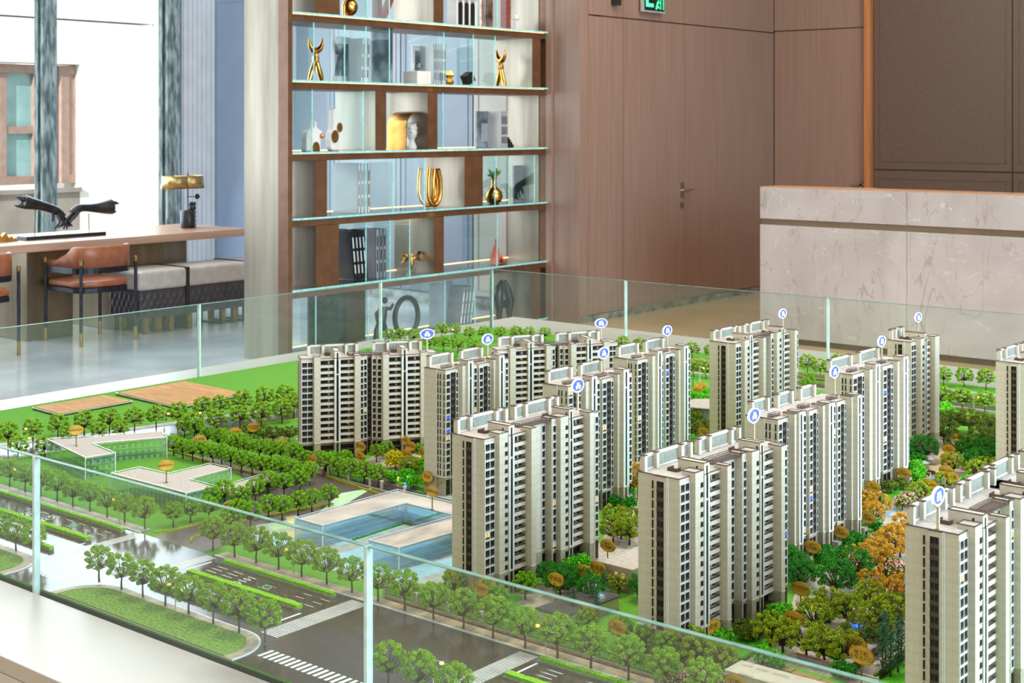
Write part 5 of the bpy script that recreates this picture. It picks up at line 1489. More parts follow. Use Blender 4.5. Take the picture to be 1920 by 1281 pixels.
row('bushm', [(1392, 1188), (1412, 1200), (1428, 1190), (1398, 1202)], .048, 'clipped round shrub before the front centre tower', 'clipped shrubs at the centre tower')
row('olive', [(1528, 1192), (1555, 1168), (1588, 1178), (1630, 1156), (1645, 1195), (1668, 1185)], .078, 'yellow-green garden tree, middle band of the right garden', 'yellow-green garden trees, middle band')
row('olive', [(1468, 1228), (1445, 1216), (1512, 1238), (1545, 1246), (1580, 1252)], .076, 'yellow-green garden tree behind the grey fence', 'yellow-green garden trees by the fence')
row('moss', [(1612, 1222), (1684, 1176)], .07, 'moss green tree left of the lower right tower', 'moss green trees left of the tower')
row('bushd', [(1638, 1200), (1655, 1205), (1590, 1275), (1575, 1270)], .045, 'dark low shrub around the ramp', 'dark shrubs around the ramp')
row('conifer', [(1655, 1262), (1670, 1270), (1684, 1262), (1690, 1245), (1660, 1240)], .10, 'slender blue-green conifer left of the lower right tower', 'blue-green conifers')
row('bushm', [(1340, 1245), (1310, 1225), (1360, 1250)], .055, 'olive shrub behind the near glass before the centre tower', 'olive shrubs behind the glass')
row('bushg', [(1430, 1245), (1455, 1252), (1900, 1290), (1912, 1275)], .05, 'light green shrub near the white flat-roofed block', 'light green shrubs by the white block')
row('olive', [(1308, 1262), (1352, 1275), (1290, 1240)], .075, 'olive tree behind the near glass, right of the pavement row', 'olive trees behind the glass')
# planting between the front towers
row('bushg', [(988, 1108), (1072, 1075), (1090, 1068), (1195, 1105)], .055, 'glossy bright bush between the front towers', 'bright bushes between the front towers')
row('dark', [(1065, 1105), (1090, 1112), (1050, 1118), (1205, 1125), (1108, 1130), (1030, 1100)], .062, 'dark round shrub behind the switch station roof', 'dark shrubs behind the station roof')
row('olive', [(1132, 1108), (1160, 1115), (1155, 1098)], .045, 'small bright tree beside the blank annexe', 'small trees beside the annexe')
row('bushd', [(1150, 950), (1165, 945), (1180, 955), (1175, 940)], .055, 'deep green bush behind the right wing of the front left tower', 'deep green bushes between towers')
row('olive', [(1150, 992), (1165, 1010), (1150, 1020), (1185, 1000), (1180, 1022)], .072, 'yellow-green tree between the two front towers', 'yellow-green trees between the front towers')
row('orange', [(1188, 925)], .09, 'orange tree between the two front towers', 'orange tree between towers')
row('round', [(905, 1140), (935, 1150), (852, 1120), (985, 1125), (1165, 1210), (1210, 1225), (1255, 1225), (1100, 1195), (1250, 1245)], .065, 'round tree behind the garden fence and near glass', 'round trees behind the near fence')
row('conifer', [(1075, 1160), (1132, 1128), (1110, 1145), (1118, 1162)], .07, 'teal conifer around the lit fountain', 'teal conifers at the fountain')
# ================================================================== GARDEN GROUND
L2 = Vector((math.sin(math.radians(1.0)), math.cos(math.radians(1.0))))
A2 = Vector((L2.y, -L2.x))
M_gpave = pm('garden_stone_paving', '#9a9082', '#c3b8a8', 90, .55, detail=3, stretch=(1, .4, 1), bump=.3, bdist=.0004)
def gp(name, pts, m, z=.5449, base=R0):
    return poly(name, [at(*p) for p in pts], base, z, m)
gp('garden_paving', [(1290, 1310), (1400, 1215), (1478, 1150), (1500, 1085), (1530, 1068), (1585, 1040), (1632, 1010), (1640, 955), (1660, 942), (1712, 914), (1700, 850), (1745, 822), (1800, 830), (1850, 900), (1900, 960), (1800, 1310)], M_gpave, .5447, .54455)
gp('garden_paving', [(846, 1085), (1000, 1145), (1140, 1110), (1200, 1060), (1200, 920), (1140, 935), (1137, 1000), (1060, 1100)], M_gpave, .5447, .54455)
gp('garden_paving', [(560, 862), (620, 880), (800, 905), (800, 850), (700, 835)], M_gpave, .5447, .54455)
# slabs of the main garden path picked out one by one where they show
m_slab = proto(MB().box(0, .030, 0, .045, 0, .0006).build('paving_slab', M_gpave))
o0 = at(1478, 1160, .5449).to_2d()
for i in range(7):
    for j in range(52):
        p = o0 + A2 * (.0315 * i) + L2 * (.0465 * j)
        s_ = inst(m_slab, tb, (p.x, p.y, .54475), -math.radians(1.0))
M_bpath = pm('blue_running_path', '#6d93a8', '#86a9bb', 60, .5)
gp('blue_path', [(1618, 985), (1640, 975), (1742, 903), (1775, 885), (1790, 885), (1752, 905), (1650, 978)], M_bpath, .5457)
gp('blue_path', [(1730, 905), (1762, 884), (1790, 884), (1765, 905)], M_bpath, .5457)
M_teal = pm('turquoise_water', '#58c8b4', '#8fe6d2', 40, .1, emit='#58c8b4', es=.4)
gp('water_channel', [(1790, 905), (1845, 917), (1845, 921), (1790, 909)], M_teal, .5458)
M_sand = pm('sand_paving', '#c7ad8b', '#d8c09e', 60, .6)
gp('garden_paving', [(1745, 862), (1770, 842), (1800, 842), (1780, 885), (1740, 898), (1720, 895)], M_sand, .5456)
for k, q in enumerate([[(1345, 1225), (1392, 1240), (1480, 1182), (1420, 1165), (1380, 1190)], [(1440, 1180), (1478, 1185), (1492, 1160), (1476, 1120), (1470, 1150)],
          [(1520, 1190), (1545, 1170), (1640, 1110), (1628, 1100), (1540, 1150)], [(1505, 1140), (1520, 1152), (1545, 1135), (1530, 1120)], [(1520, 1068), (1555, 1072), (1590, 1050), (1560, 1045)],
          [(1573, 1030), (1610, 1032), (1640, 1010), (1600, 1000)], [(1636, 1005), (1650, 1008), (1662, 998), (1640, 985)], [(1650, 940), (1665, 945), (1700, 925), (1685, 918)], [(1712, 910), (1726, 912), (1740, 900), (1715, 895)],
          [(1540, 1225), (1570, 1238), (1660, 1180), (1640, 1170)], [(1640, 1270), (1690, 1310), (1760, 1260), (1700, 1230)], [(890, 1140), (925, 1155), (985, 1120), (950, 1110)], [(1060, 1100), (1120, 1085), (1130, 1070), (1100, 1060), (1060, 1080)], [(1140, 965), (1170, 968), (1188, 950), (1160, 935)], [(1420, 1265), (1600, 1310), (1620, 1290), (1450, 1240)], [(735, 905), (800, 918), (850, 930), (850, 900), (760, 885)], [(655, 860), (690, 862), (700, 852), (670, 850)]]):
    gp('lawn_patch', q, pm('bright_lawn', '#3f9a1c', '#6cc03a', 260, .95, bump=.8, detail=3, bdist=.001, spec=.1), .5462)
for pts in ([(1345, 1225), (1392, 1240), (1480, 1182)], [(1520, 1190), (1545, 1170), (1640, 1110)], [(1540, 1225), (1570, 1238), (1660, 1180)], [(1640, 1270), (1700, 1230)]):
    edging([at(*p) for p in pts], .0035, .550, M_hedged, 'clipped_hedge')
edging([at(1440, 1245), at(1600, 1300)], .010, .549, pm('flower_bed', '#7c9a3a', '#b87a6a', 200, .95, bump=1, detail=2, bdist=.002), 'flower_bed')
gp('flower_patch', [(1508, 1135), (1525, 1150), (1548, 1132), (1535, 1125)], M_yflow, .548)

# ================================================================== WOODEN INFORMATION BOARDS
M_bamb = pm('honey_wood_board', '#a9742f', '#c28c48', 8, .7, stretch=(1, 6, 1), detail=5)
M_silv = pm('silver_board_edge', '#b9bdc2', '#d4d8dc', 20, .25, metal=.5)
M_ink = pm('engraved_print', '#6e4c2c', '#7d5836', 40, .6)
def board(name, label, pts, rows, u, v):
    P = [at(p[0], p[1], .556).to_2d() for p in pts]
    c = sum(P, Vector((0, 0))) / len(P)
    t = thing('information_board', label, 'board', (c.x, c.y, .5446), 0, None)
    loc = [(p - c) for p in P]
    MB().prism([tuple(p * 1.0) for p in loc], .0002, .005).build('dark_tray', M_black, t)
    MB().prism([tuple(p * 1.012) for p in loc], .005, .009).build('silver_edge', M_silv, t)
    MB().prism([tuple(p * .975) for p in loc], .009, .0115).build('wood_sheet', M_bamb, t)
    m = MB(); rr = random.Random(4)
    (u0, u1), (v0, v1) = u, v
    for i in range(rows):
        x = u0 + (u1 - u0) * i / (rows - 1); y = v0
        while y < v1 - .01:
            w = rr.uniform(.002, .009)
            if rr.random() < .85: m.box(x, x + .0028, y, y + w, .0115, .0117)
            y += w + .0014
        if rr.random() < .2: v1_ = v1
    m.build('engraved_text', M_ink, t)
board('a', 'smaller honey wood board with engraved text at the left end of the turf', [(61, 763), (110, 776), (247.5, 751), (197.5, 740.5)], 9, (-.07, .07), (-.14, .14))
board('b', 'larger honey wood board with engraved text on the turf, right of the smaller one', [(217.5, 736), (321, 760), (345, 761), (462, 737), (345, 714)], 17, (-.15, .13), (-.13, .13))

# ================================================================== ACRYLIC BLOCKS
M_acl = glassmat('clear_acrylic', '#fafdfb', 0, 1.25, milk=.012)
M_acb = glassmat('blue_acrylic', '#f2f9fd', 0, 1.2, milk=.14, milk_col='#b9dcee')
M_aedge = pm('white_acrylic_edge', '#d5e0dc', '#eaf1ee', 30, .2)
M_etch = pm('etched_line', '#b4cfc2', '#cfe0d8', 30, .5)
M_rooft = pm('speckled_pale_roof', '#9d9188', '#bcb1a8', 300, .8, detail=2)
def acrylic(name, label, pts, z, grp, mat, etched=True, roofm=M_rooft, floors=3):
    P = [at(p[0], p[1], z).to_2d() for p in pts]; c = sum(P, Vector((0, 0))) / len(P); P = [p - c for p in P]
    t = thing(name, label, 'model building', (c.x, c.y, .5446), 0, grp)
    h = z - .5446; n = len(P)
    area = sum(P[i].x * P[(i + 1) % n].y - P[(i + 1) % n].x * P[i].y for i in range(n))
    if area < 0: P = P[::-1]
    def inset(d):
        out = []
        for i in range(n):
            a, b, e = P[i - 1], P[i], P[(i + 1) % n]
            d1 = (b - a).normalized(); d2 = (e - b).normalized()
            n1 = Vector((-d1.y, d1.x)); n2 = Vector((-d2.y, d2.x)); bis = (n1 + n2)
            k = d / max(.35, (1 + n1.dot(n2)) / 2) / 2
            out.append(b + bis * k)
        return out
    MB().prism([tuple(p) for p in inset(.003)], h - .003, h).build('roof', roofm, t)
    et = MB(); ed_ = MB()
    for i in range(n):
        a, b = P[i], P[(i + 1) % n]; d = (b - a); L_ = d.length; ang = math.atan2(d.y, d.x)
        M = Matrix.Translation((a.x, a.y, 0)) @ Matrix.Rotation(ang, 4, 'Z')
        MB().box(0.001, L_ - .001, 0, .0016, .0004, h + .003, M=M).build('wall_pane', mat, t)
        ed_.box(0, L_, -.0002, .0018, h + .003, h + .0038, M=M).box(-.001, .001, -.001, .0014, .0004, h + .0038, M=M)
        if etched:
            k = 0; step = .019
            nn = int(L_ / step)
            for fl in range(floors):
                for j in range(nn):
                    x = (j + .5) * L_ / max(nn, 1) - .004; zz = .006 + fl * (h - .006) / floors
                    w_, hh = .0075, .0085
                    for (x0, x1, z0, z1) in ((x, x + w_, zz, zz + .0004), (x, x + w_, zz + hh, zz + hh + .0004), (x, x + .0004, zz, zz + hh), (x + w_, x + w_ + .0004, zz, zz + hh), (x + w_ / 2, x + w_ / 2 + .0004, zz, zz + hh), (x, x + w_, zz + hh / 2, zz + hh / 2 + .0003)):
                        et.box(x0, x1, -.0004, -.0001, z0, z1, M=M)
                et.box(0, L_, -.0004, -.0001, fl * (h - .006) / floors + .003, fl * (h - .006) / floors + .0034, M=M)
        else:
            for fl in range(1, 4): et.box(0, L_, -.0004, -.0001, h * fl / 4, h * fl / 4 + .0005, M=M)
    ed_.build('polished_edge', M_aedge, t); et.build('etched_window', M_etch, t)
    return t, h
acrylic('acrylic_block', 'clear acrylic L-shaped block with pale roof at the far left, nearest the lit lamps', [(87.5, 825), (160, 860), (216.5, 850.6), (173.5, 833), (313, 821), (302.6, 809)], .611, None, M_acl)
acrylic('acrylic_block', 'clear acrylic block with pale roof and two wings, right of the left glass joint', [(207.6, 889), (349, 926), (404.7, 913), (356, 900), (433, 879), (394, 870), (316, 889), (261, 877)], .604, None, M_acl)
acrylic('acrylic_wing', 'long low pale roofed acrylic wing running beside the round tree grove', [(398, 932), (408, 935), (525, 901), (491, 891), (412, 913)], .567, None, M_acl, etched=False)
M_kroof = glassmat('frosted_acrylic_roof', '#f4f0ec', .3, 1.2, milk=.75, milk_col='#c4bbb2')
acrylic('acrylic_kindergarten', 'blue-tinted acrylic kindergarten with white U-shaped roof, main L part', [(553, 973), (605, 987.5), (761, 945), (870, 972), (885, 953), (745, 919.5)], .600, None, M_acb, etched=False, roofm=M_kroof)
acrylic('acrylic_kindergarten', 'blue-tinted acrylic wing with white roof beside the right glass joint', [(691, 1015), (748, 1029), (885, 990), (870, 975), (850, 969)], .600, None, M_acb, etched=False, roofm=M_kroof)
M_court = pm('light_blue_court', '#8fc4e0', '#a8d6ea', 40, .4)
M_court2 = pm('pale_green_court', '#9fc79a', '#b6d7ae', 40, .5)
M_courty = pm('yellow_court', '#cfc27a', '#ddd190', 40, .5)
gp('play_court', [(470, 1010), (600, 1062), (700, 1095), (848, 1095), (848, 930), (740, 925), (560, 972), (480, 985)], pm('grey_court', '#9aa0a2', '#b4babb', 40, .5), .5452)
for q in ([(560, 1000), (640, 1024), (760, 985), (680, 965)], [(600, 1050), (690, 1082), (850, 1030), (760, 1000)], [(700, 1080), (760, 1092), (850, 1068), (850, 1045)], [(735, 965), (780, 978), (850, 955), (800, 945)], [(480, 1012), (520, 1028), (560, 1016), (520, 1003)]):
    gp('play_court', q, M_court, .5456)
gp('play_court', [(640, 925), (700, 915), (640, 950), (600, 960)], M_court2, .5455)
gp('play_court', [(500, 985), (540, 975), (560, 985), (515, 998)], M_court2, .5455)
gp('play_court', [(535, 970), (556, 966), (560, 975), (540, 982)], M_courty, .5457)
gp('play_court', [(535, 1000), (560, 992), (570, 1000), (545, 1010)], M_courty, .5457)
for q in ([at(655, 1016), at(760, 982), at(772, 986)], [at(690, 965), at(745, 978)], [at(780, 978), at(830, 962)]): edging(q, .004, .548, M_hedged, 'green_strip')
acg = [at(250, 905), at(340, 935), at(455, 905), at(330, 870)]

# ================================================================== SMALL BUILDINGS
M_corr = pm('grey_corrugated_roof', '#54504f', '#6a6665', 30, .5)
c = at(1186.5, 1070.6, .600); wA = (at(1186.5, 1070.6, .600) - at(1123, 1055, .600)).to_2d().dot(A2)
an = thing('annexe_building', 'plain cream flat-roofed annexe between the two front towers with lit windows', 'model building', (c.x, c.y, .5446), -math.radians(1.0))
MB().box(-wA, 0, 0, .17, 0, .0554).build('body', M_tw, an)
MB().box(-wA + .003, -.003, .003, .167, .0554, .0558).build('roof_deck', M_roof, an)
MB().box(-wA, 0, 0, .0016, .0554, .058).box(-wA, 0, .1684, .17, .0554, .058).box(-wA, -wA + .0016, 0, .17, .0554, .058).box(-.0016, 0, 0, .17, .0554, .058).build('parapet', M_twp, an)
for (x, z) in ((-.052, .03), (-.032, .03), (-.052, .009), (-.032, .009)):
    MB().box(x, x + .008, -.001, 0, z, z + .013).box(x + .0035, x + .0045, -.0014, -.001, z, z + .013).build('window', M_warm, an)
def flat_roof(label, pts, z, mat, name='station_building', wall=M_twp, rib=True):
    P = [at(p[0], p[1], z).to_2d() for p in pts]; c = sum(P, Vector((0, 0))) / len(P); P = [p - c for p in P]
    t = thing(name, label, 'model building', (c.x, c.y, .5446))
    h = z - .5446
    MB().prism([tuple(p * .93) for p in P], 0, h - .003).build('wall', wall, t)
    m = MB().prism([tuple(p) for p in P], h - .003, h)
    if rib:
        a, b, cc, d = P[0], P[1], P[2], P[-1]
        for k in range(1, 22):
            s = a.lerp(d, k / 22); e = b.lerp(cc, k / 22); dr = (e - s); n_ = Vector((-dr.y, dr.x)).normalized() * .0009
            m.prism([tuple(s + n_), tuple(s - n_), tuple(e - n_), tuple(e + n_)], h, h + .0012)
    m.build('roof', mat, t)
    return t
flat_roof('low station with grey corrugated roof before the blank annexe', [(1003, 1140), (1109.5, 1103), (1165, 1117), (1060, 1156)], .575, M_corr)
flat_roof('small grey roofed gatehouse between the left block and the fence trees', [(652, 872), (680, 864), (724, 878), (700, 886)], .560, M_corr)
flat_roof('pale gate canopy at the road bend beside a gold sign', [(572, 869), (580, 864), (613, 874), (604, 880)], .562, M_twp, 'gate_canopy', rib=False)
flat_roof('small grey house with a lit porch in the gap between two towers', [(1270, 762), (1300, 748), (1350, 748), (1350, 768)], .602, M_roof, 'grey_house', wall=pm('grey_green_wall', '#6f7a70', '#808b80', 20, .6), rib=False)
wbk = flat_roof('white flat-roofed block with recessed roof pockets at the bottom edge', [(1358, 1256), (1390.6, 1238), (1700, 1322), (1668, 1345)], .592, pm('warm_white_roof', '#b9b0a0', '#c8c0b0', 40, .6), 'white_block', rib=False)
pk = MB(); M_pk = pm('roof_pocket', '#a99e8a', '#b8ad98', 30, .7)
wl = wbk.location
for (a, b) in (((1392, 1246), (1412, 1251)), ((1418, 1253), (1440, 1259)), ((1385, 1262), (1412, 1269)), ((1450, 1262), (1480, 1270)), ((1425, 1274), (1450, 1281))):
    p, q = at(a[0], a[1], .5925), at(b[0], b[1], .5925); d = (q - p).to_2d(); n_ = Vector((-d.y, d.x)).normalized() * .004
    pk.prism([tuple(p.to_2d() + n_ - wl.to_2d()), tuple(p.to_2d() - n_ - wl.to_2d()), tuple(q.to_2d() - n_ - wl.to_2d()), tuple(q.to_2d() + n_ - wl.to_2d())], .0476, .0480)
pk.build('roof_pocket', M_pk, wbk)
# stone entrance boxes beside the towers
M_stone = pm('tan_stone', '#8f8069', '#b5a68c', 300, .6, detail=2)
for k, (px, py, sl, lab) in enumerate(((1517, 1068.6, .034, 'nearest'), (1571.6, 1039, .034, 'second'), (1621, 1012, .034, 'third'), (1647, 941, .026, 'fourth'), (1705, 914.7, .026, 'fifth'), (1178, 948, .026, 'one between the front towers'))):
    p = at(px, py)
    t = thing('entrance_box', 'tan stone entrance box by a tower, ' + (lab if k == 5 else lab + ' of the line going back'), 'model building', (p.x, p.y, .5446), -math.radians(1.0), 'stone entrance boxes')
    MB().box(-sl, 0, 0, .020, 0, .0275).build('body', M_stone, t)
    MB().box(-sl + .002, -.002, .002, .018, .0275, .0279).build('roof_deck', M_roof, t)
    MB().box(-sl, 0, 0, .0015, .0275, .0295).box(-sl, 0, .0185, .020, .0275, .0295).box(-.0015, 0, 0, .02, .0275, .0295).box(-sl, -sl + .0015, 0, .02, .0275, .0295).build('parapet', M_stone, t)
    m = MB().box(0, .0004, .003, .017, .002, .021)
    for j in range(5): m.box(.0004, .0009, .0045 + j * .0028, .0052 + j * .0028, .002, .021, 1)
    m.build('grille', [M_twd, M_twb], t)
# dark fence with posts around the estate
M_fence = pm('black_fence', '#191919', '#232323', 60, .4)
def fence(pts, label, h=.026, post=.10):
    p0 = pts[0]
    t = thing('garden_fence', label, 'fence', (p0.x, p0.y, .5446), 0, None)
    f = MB(); wall = MB()
    for i in range(len(pts) - 1):
        a, b = (pts[i] - p0).to_2d(), (pts[i + 1] - p0).to_2d(); d = b - a; L_ = d.length; M = Matrix.Translation((a.x, a.y, 0)) @ Matrix.Rotation(math.atan2(d.y, d.x), 4, 'Z')
        wall.box(0, L_, -.0015, .0015, 0, .006, M=M)
        f.box(0, L_, -.0005, .0005, h - .003, h - .002, M=M).box(0, L_, -.0005, .0005, .008, .009, M=M)
        n_ = int(L_ / .0042)
        for k in range(n_): f.box(k * .0042, k * .0042 + .0014, -.0004, .0004, .006, h - .001, M=M)
        k = 0
        while k * post < L_:
            MB().box(k * post - .0035, k * post + .0035, -.0035, .0035, 0, h + .004, M=M).box(k * post - .0045, k * post + .0045, -.0045, .0045, h + .004, h + .006, M=M).build('post', M_twp, t); k += 1
    wall.build('base_wall', M_twp, t); tag(f.build('railing', M_fence, t), None, None, kind='stuff')
fence([at(606, 884), at(616, 894), at(716, 921), at(850, 955)], 'black railing fence with beige posts from the road bend to the narrow-window tower')
fence([at(722, 1119), at(1100, 1233), at(1262, 1283)], 'near black railing fence with beige posts behind the long pavement row of trees')
fence([at(455, 830), at(560, 818)], 'black railing fence on the turf left of the square-on block', post=.12)
fence([at(1765, 823), at(1870, 845)], 'dark fence below the blue stream at the rear right')
MB_ = MB(); 
rd = [at(722, 1122), at(1100, 1236), at(1262, 1287)]
edging(rd, .0015, .5475, M_red, 'red_kerb')
gf_ = thing('slatted_wall', 'grey slatted wall with brown coping before the yellow-green trees', 'wall', tuple(at(1493.6, 1243)))
d = (at(1580, 1268) - at(1493.6, 1243)).to_2d(); M = Matrix.Rotation(math.atan2(d.y, d.x), 4, 'Z')
m = MB().box(0, d.length, 0, .003, 0, .018, M=M)
for k in range(int(d.length / .004)): m.box(k * .004, k * .004 + .002, -.0008, 0, 0, .018, M=M)
tag(m.build('slats', pm('grey_slats', '#7d8088', '#8f929a', 30, .5), gf_), None, None, kind='stuff')
MB().box(-.001, d.length + .001, -.0015, .0045, .018, .0195, M=M).build('coping', M_red, gf_)
# walled flower court at the bottom edge
cw = thing('flower_court_wall', 'pale low wall with brown coping around pink bushes at the bottom edge', 'wall', tuple(at(1284, 1262)))
for (a, b) in (((1284, 1262), (1225, 1290)), ((1284, 1262), (1365, 1287))):
    p, q = at(*a), at(*b); d = (q - p).to_2d(); M = Matrix.Translation((p.x - cw.location.x, p.y - cw.location.y, 0)) @ Matrix.Rotation(math.atan2(d.y, d.x), 4, 'Z')
    MB().box(0, d.length, 0, .003, 0, .016, M=M).build('wall', M_twp, cw); MB().box(-.001, d.length, -.001, .004, .016, .018, M=M).build('coping', pm('brown_coping', '#8f5a3a', '#a06a48', 30, .5), cw)
row('bushp', [(1285, 1290), (1312, 1292), (1340, 1300), (1262, 1300)], .05, 'pink blossoming bush inside the low walled court at the bottom edge', 'pink bushes in the court')
# ramp to the underground garage
rp = thing('garage_ramp', 'ramp with striped paving and dark side walls beside the garage entrance sign', 'ramp', tuple(at(1600, 1262)))
a, b, c_, d_ = [(at(*p) - at(1600, 1262)).to_2d() for p in ((1598, 1262), (1650, 1275), (1700, 1232), (1655, 1222))]
MB().prism([tuple(a), tuple(b), tuple(c_), tuple(d_)], .0006, .0016).build('ramp_floor', M_gpave, rp)
for (p, q) in ((a, d_), (b, c_)):
    e = q - p; M = Matrix.Translation((p.x, p.y, 0)) @ Matrix.Rotation(math.atan2(e.y, e.x), 4, 'Z'); MB().box(0, e.length, -.002, .002, .0, .018, M=M).build('side_wall', M_black, rp)
st = MB()
for k in range(8):
    s = a.lerp(d_, .08 + k * .05); e = b.lerp(c_, .08 + k * .05); n_ = (d_ - a).normalized() * .0012
    st.prism([tuple(s + n_), tuple(s - n_), tuple(e - n_), tuple(e + n_)], .0016, .0024)
st.build('ramp_rib', M_gstone, rp)
# parasols with dark benches on the sandy square
M_par = pm('grey_white_parasol', '#7f8c9a', '#c5cdd4', 200, .5, detail=1)
for k, (px, py, lab) in enumerate(((1734, 880, 'front'), (1746, 872, 'rear'))):
    p = at(px, py)
    t = thing('parasol', 'grey and white striped parasol on the sandy square, %s one of the pair' % lab, 'parasol', (p.x, p.y, .5458), 0, 'parasols')
    MB().tube([(0, 0, 0), (0, 0, .026)], .0007, 5).build('pole', M_par, t)
    MB().lathe([(.017, .020), (.0, .0275)], 8, smooth=False).build('canopy', M_par, t)
for k, (px, py) in enumerate(((1745, 889), (1735, 893), (1754, 893), (1783, 906))):
    p = at(px, py)
    o = MB().box(-.014, .014, -.003, .003, .004, .0055).box(-.012, -.010, -.003, .003, 0, .004).box(.010, .012, -.003, .003, 0, .004).box(-.014, .014, .002, .003, .0055, .010).build('bench', M_cap, None, loc=(p.x, p.y, .5458))
    tag(o, 'tiny dark bench on the garden square, %s one from the front' % ordn(k), 'bench', 'tiny benches')
# deck and blue pool toys
p = at(1610, 1178)
o = MB().box(-.014, .014, -.009, .009, 0, .004).box(-.022, -.014, -.008, -.002, 0, .008).build('blue_pool', emat('blue_glow', '#3f86e8', .8), None, loc=(p.x, p.y, .5458)); tag(o, 'tiny bright blue basin among the yellow-green trees', 'pool')
p = at(1795, 960, .56)
o = MB().box(-.03, .03, -.02, .02, 0, .012).box(-.01, .05, .01, .03, 0, .016).build('brick_terrace', pm('brick_terrace_mat', '#8a4f3a', '#a3634a', 120, .6), None, loc=(at(1838, 952).x, at(1838, 952).y, .5458)); tag(o, 'red-brown stepped terrace behind the bare roof', 'terrace')

# ================================================================== STREET LAMPS
M_lpole = pm('white_lamp_pole', '#c4bdb2', '#d6cfc4', 30, .4)
M_lglow = emat('orange_lamp_glow', '#ffb24a', 7)
def street_lamp(px, py, ang, h=.066, lab=''):
    p = at(px, py)
    t = thing('street_lamp', 'white street lamp with glowing orange head, ' + lab, 'street lamp', (p.x, p.y, .5460), ang, 'model street lamps')
    MB().tube([(0, 0, 0), (0, 0, .012), (0, 0, h)], [.0022, .0014, .0010], 6).tube([(0, 0, h - .004), (.008, 0, h - .003), (.016, 0, h - .006)], [.0008, .0008, .0008], 5).lathe([(.0035, 0), (.0035, .002), (.002, .004)], 8).build('pole', M_lpole, t)
    MB().lathe([(.0, -.0034), (.0040, -.0018), (.0046, .0), (.003, .0022), (0, .003)], 10, (.017, 0, h - .008)).build('lamp_head', M_lglow, t)
for (px, py, a, lab) in ((38.6, 917, 3.6, 'on the far pavement at the left edge'), (224, 977, 3.6, 'on the far pavement left of the side road'), (550.5, 1077, 3.6, 'on the long pavement row, left one'), (1023, 1227.6, 3.6, 'on the long pavement row, right one'),
                    (329, 1146, 3.6, 'between the trees on the near lawn'), (812, 1300, .6, 'at the bottom edge'), (65, 855, 3.9, 'left of the first acrylic block'), (40, 836, .5, 'far left on the turf strip'), (308, 806, .4, 'behind the first acrylic block'), (384, 805, 3.8, 'at the start of the rear road'),
                    (553, 772, .5, 'left of the square-on block'), (843, 640, .5, 'in the far glass corner'), (1312, 716, .5, 'in the gap between two towers'), (1825.7, 773, .5, 'on the rear road at the far right'), (1868, 742, .5, 'behind the tower cut by the right edge'), (1238, 660, .5, 'behind the rear towers by the beige floor')):
    street_lamp(px, py, a, lab=lab)
M_bl = emat('blue_spot_glow', '#2f6bff', 9)
for (px, py, m, lab, nm) in ((761, 914, M_bl, 'small bright blue spotlight on the fence', 'spotlight'), (746, 902, M_lglow, 'small warm spotlight in the shrubs beside the blue one', 'spotlight'), (1490, 1070, M_lglow, 'small yellow spotlight in the tree at the front centre tower', 'spotlight'), (788, 857, M_lglow, 'round yellow globe lamp left of the narrow-window tower', 'globe_lamp'), (1665, 1190, emat('green_spot_glow', '#2fe08a', 4), 'green-white spotlight low among the trees at the lower right', 'spotlight'), (1128, 1140, emat('cyan_spot_glow', '#8ff0ff', 3), 'cyan lit fountain before the annexe', 'fountain')):
    p = at(px, py)
    o = MB().ball((0, 0, .010), .0035 if nm != 'fountain' else .010, seg=10).tube([(0, 0, 0), (0, 0, .008)], .001, 5).build(nm, m, None, loc=(p.x, p.y, .546)); tag(o, lab, 'lamp' if nm != 'fountain' else 'fountain')
light('fountain_glow', 'POINT', (at(1128, 1140).x, at(1128, 1140).y, .575), (0, 0, 0), .05, (.4, .95, 1), .01)
light('blue_glow', 'POINT', (at(761, 914).x, at(761, 914).y, .575), (0, 0, 0), .05, (.2, .4, 1), .005)
light('green_glow', 'POINT', (at(1665, 1190).x, at(1665, 1190).y, .58), (0, 0, 0), .03, (.2, 1, .5), .005)

# ================================================================== GOLD OVAL SIGNS
M_gsign = pm('amber_sign_face', '#c08e20', '#d8a83c', 40, .35)
M_gsignb = pm('bronze_sign_body', '#8a6426', '#9c7430', 30, .4, metal=.3)
M_gink = pm('sign_ink', '#241808', '#2c1e0c', 30, .5)
GA, GB = .0235, .0150
el = [(GA * math.cos(2 * PI * k / 32), GB * math.sin(2 * PI * k / 32)) for k in range(32)]
el2 = [(p[0] * 1.05, p[1] * 1.05) for p in el]
XZ = Matrix(((1, 0, 0, 0), (0, 0, -1, 0), (0, 1, 0, 0), (0, 0, 0, 1)))
face_p = proto(MB().prism(el, .0, .0008, M=XZ).build('sign_face', M_gsign))
rim_p = proto(MB().prism(el2, -.0022, -.0001, M=XZ).build('sign_back', M_gsignb))
TXT = {}
def gold_sign(px, py, txt, lab, rot=0.0, zb=.5446, s=1.0, hh=.050):
    h = hh * s
    c = at(px, py, zb + h)
    t = thing('gold_oval_sign', lab, 'sign', (c.x, c.y, zb + .0004), rot, 'amber oval place signs')
    f = inst(face_p, t, (0, 0, h)); r = inst(rim_p, t, (0, 0, h)); f.scale = r.scale = (s, s, s)
    MB().tube([(0, .001, 0), (0, .001, h - GB * s)], .0017, 6).box(-.005, .005, -.003, .005, 0, .002).build('pole', M_gsignb, t)
    if txt not in TXT:
        n_ = max(len(x) for x in txt.split('\n'))
        TXT[txt] = text_mesh(txt, min(.0135, .045 / n_), M_gink, 'lettering', space=.9)
    g = inst(TXT[txt], t, (0, -.0011, h)); g.rotation_euler = (PI / 2, 0, 0); g.scale = (s, s, s)
RY = PI / 2 - .35
AR = -.07
UP = '地下\n人行疏散口'
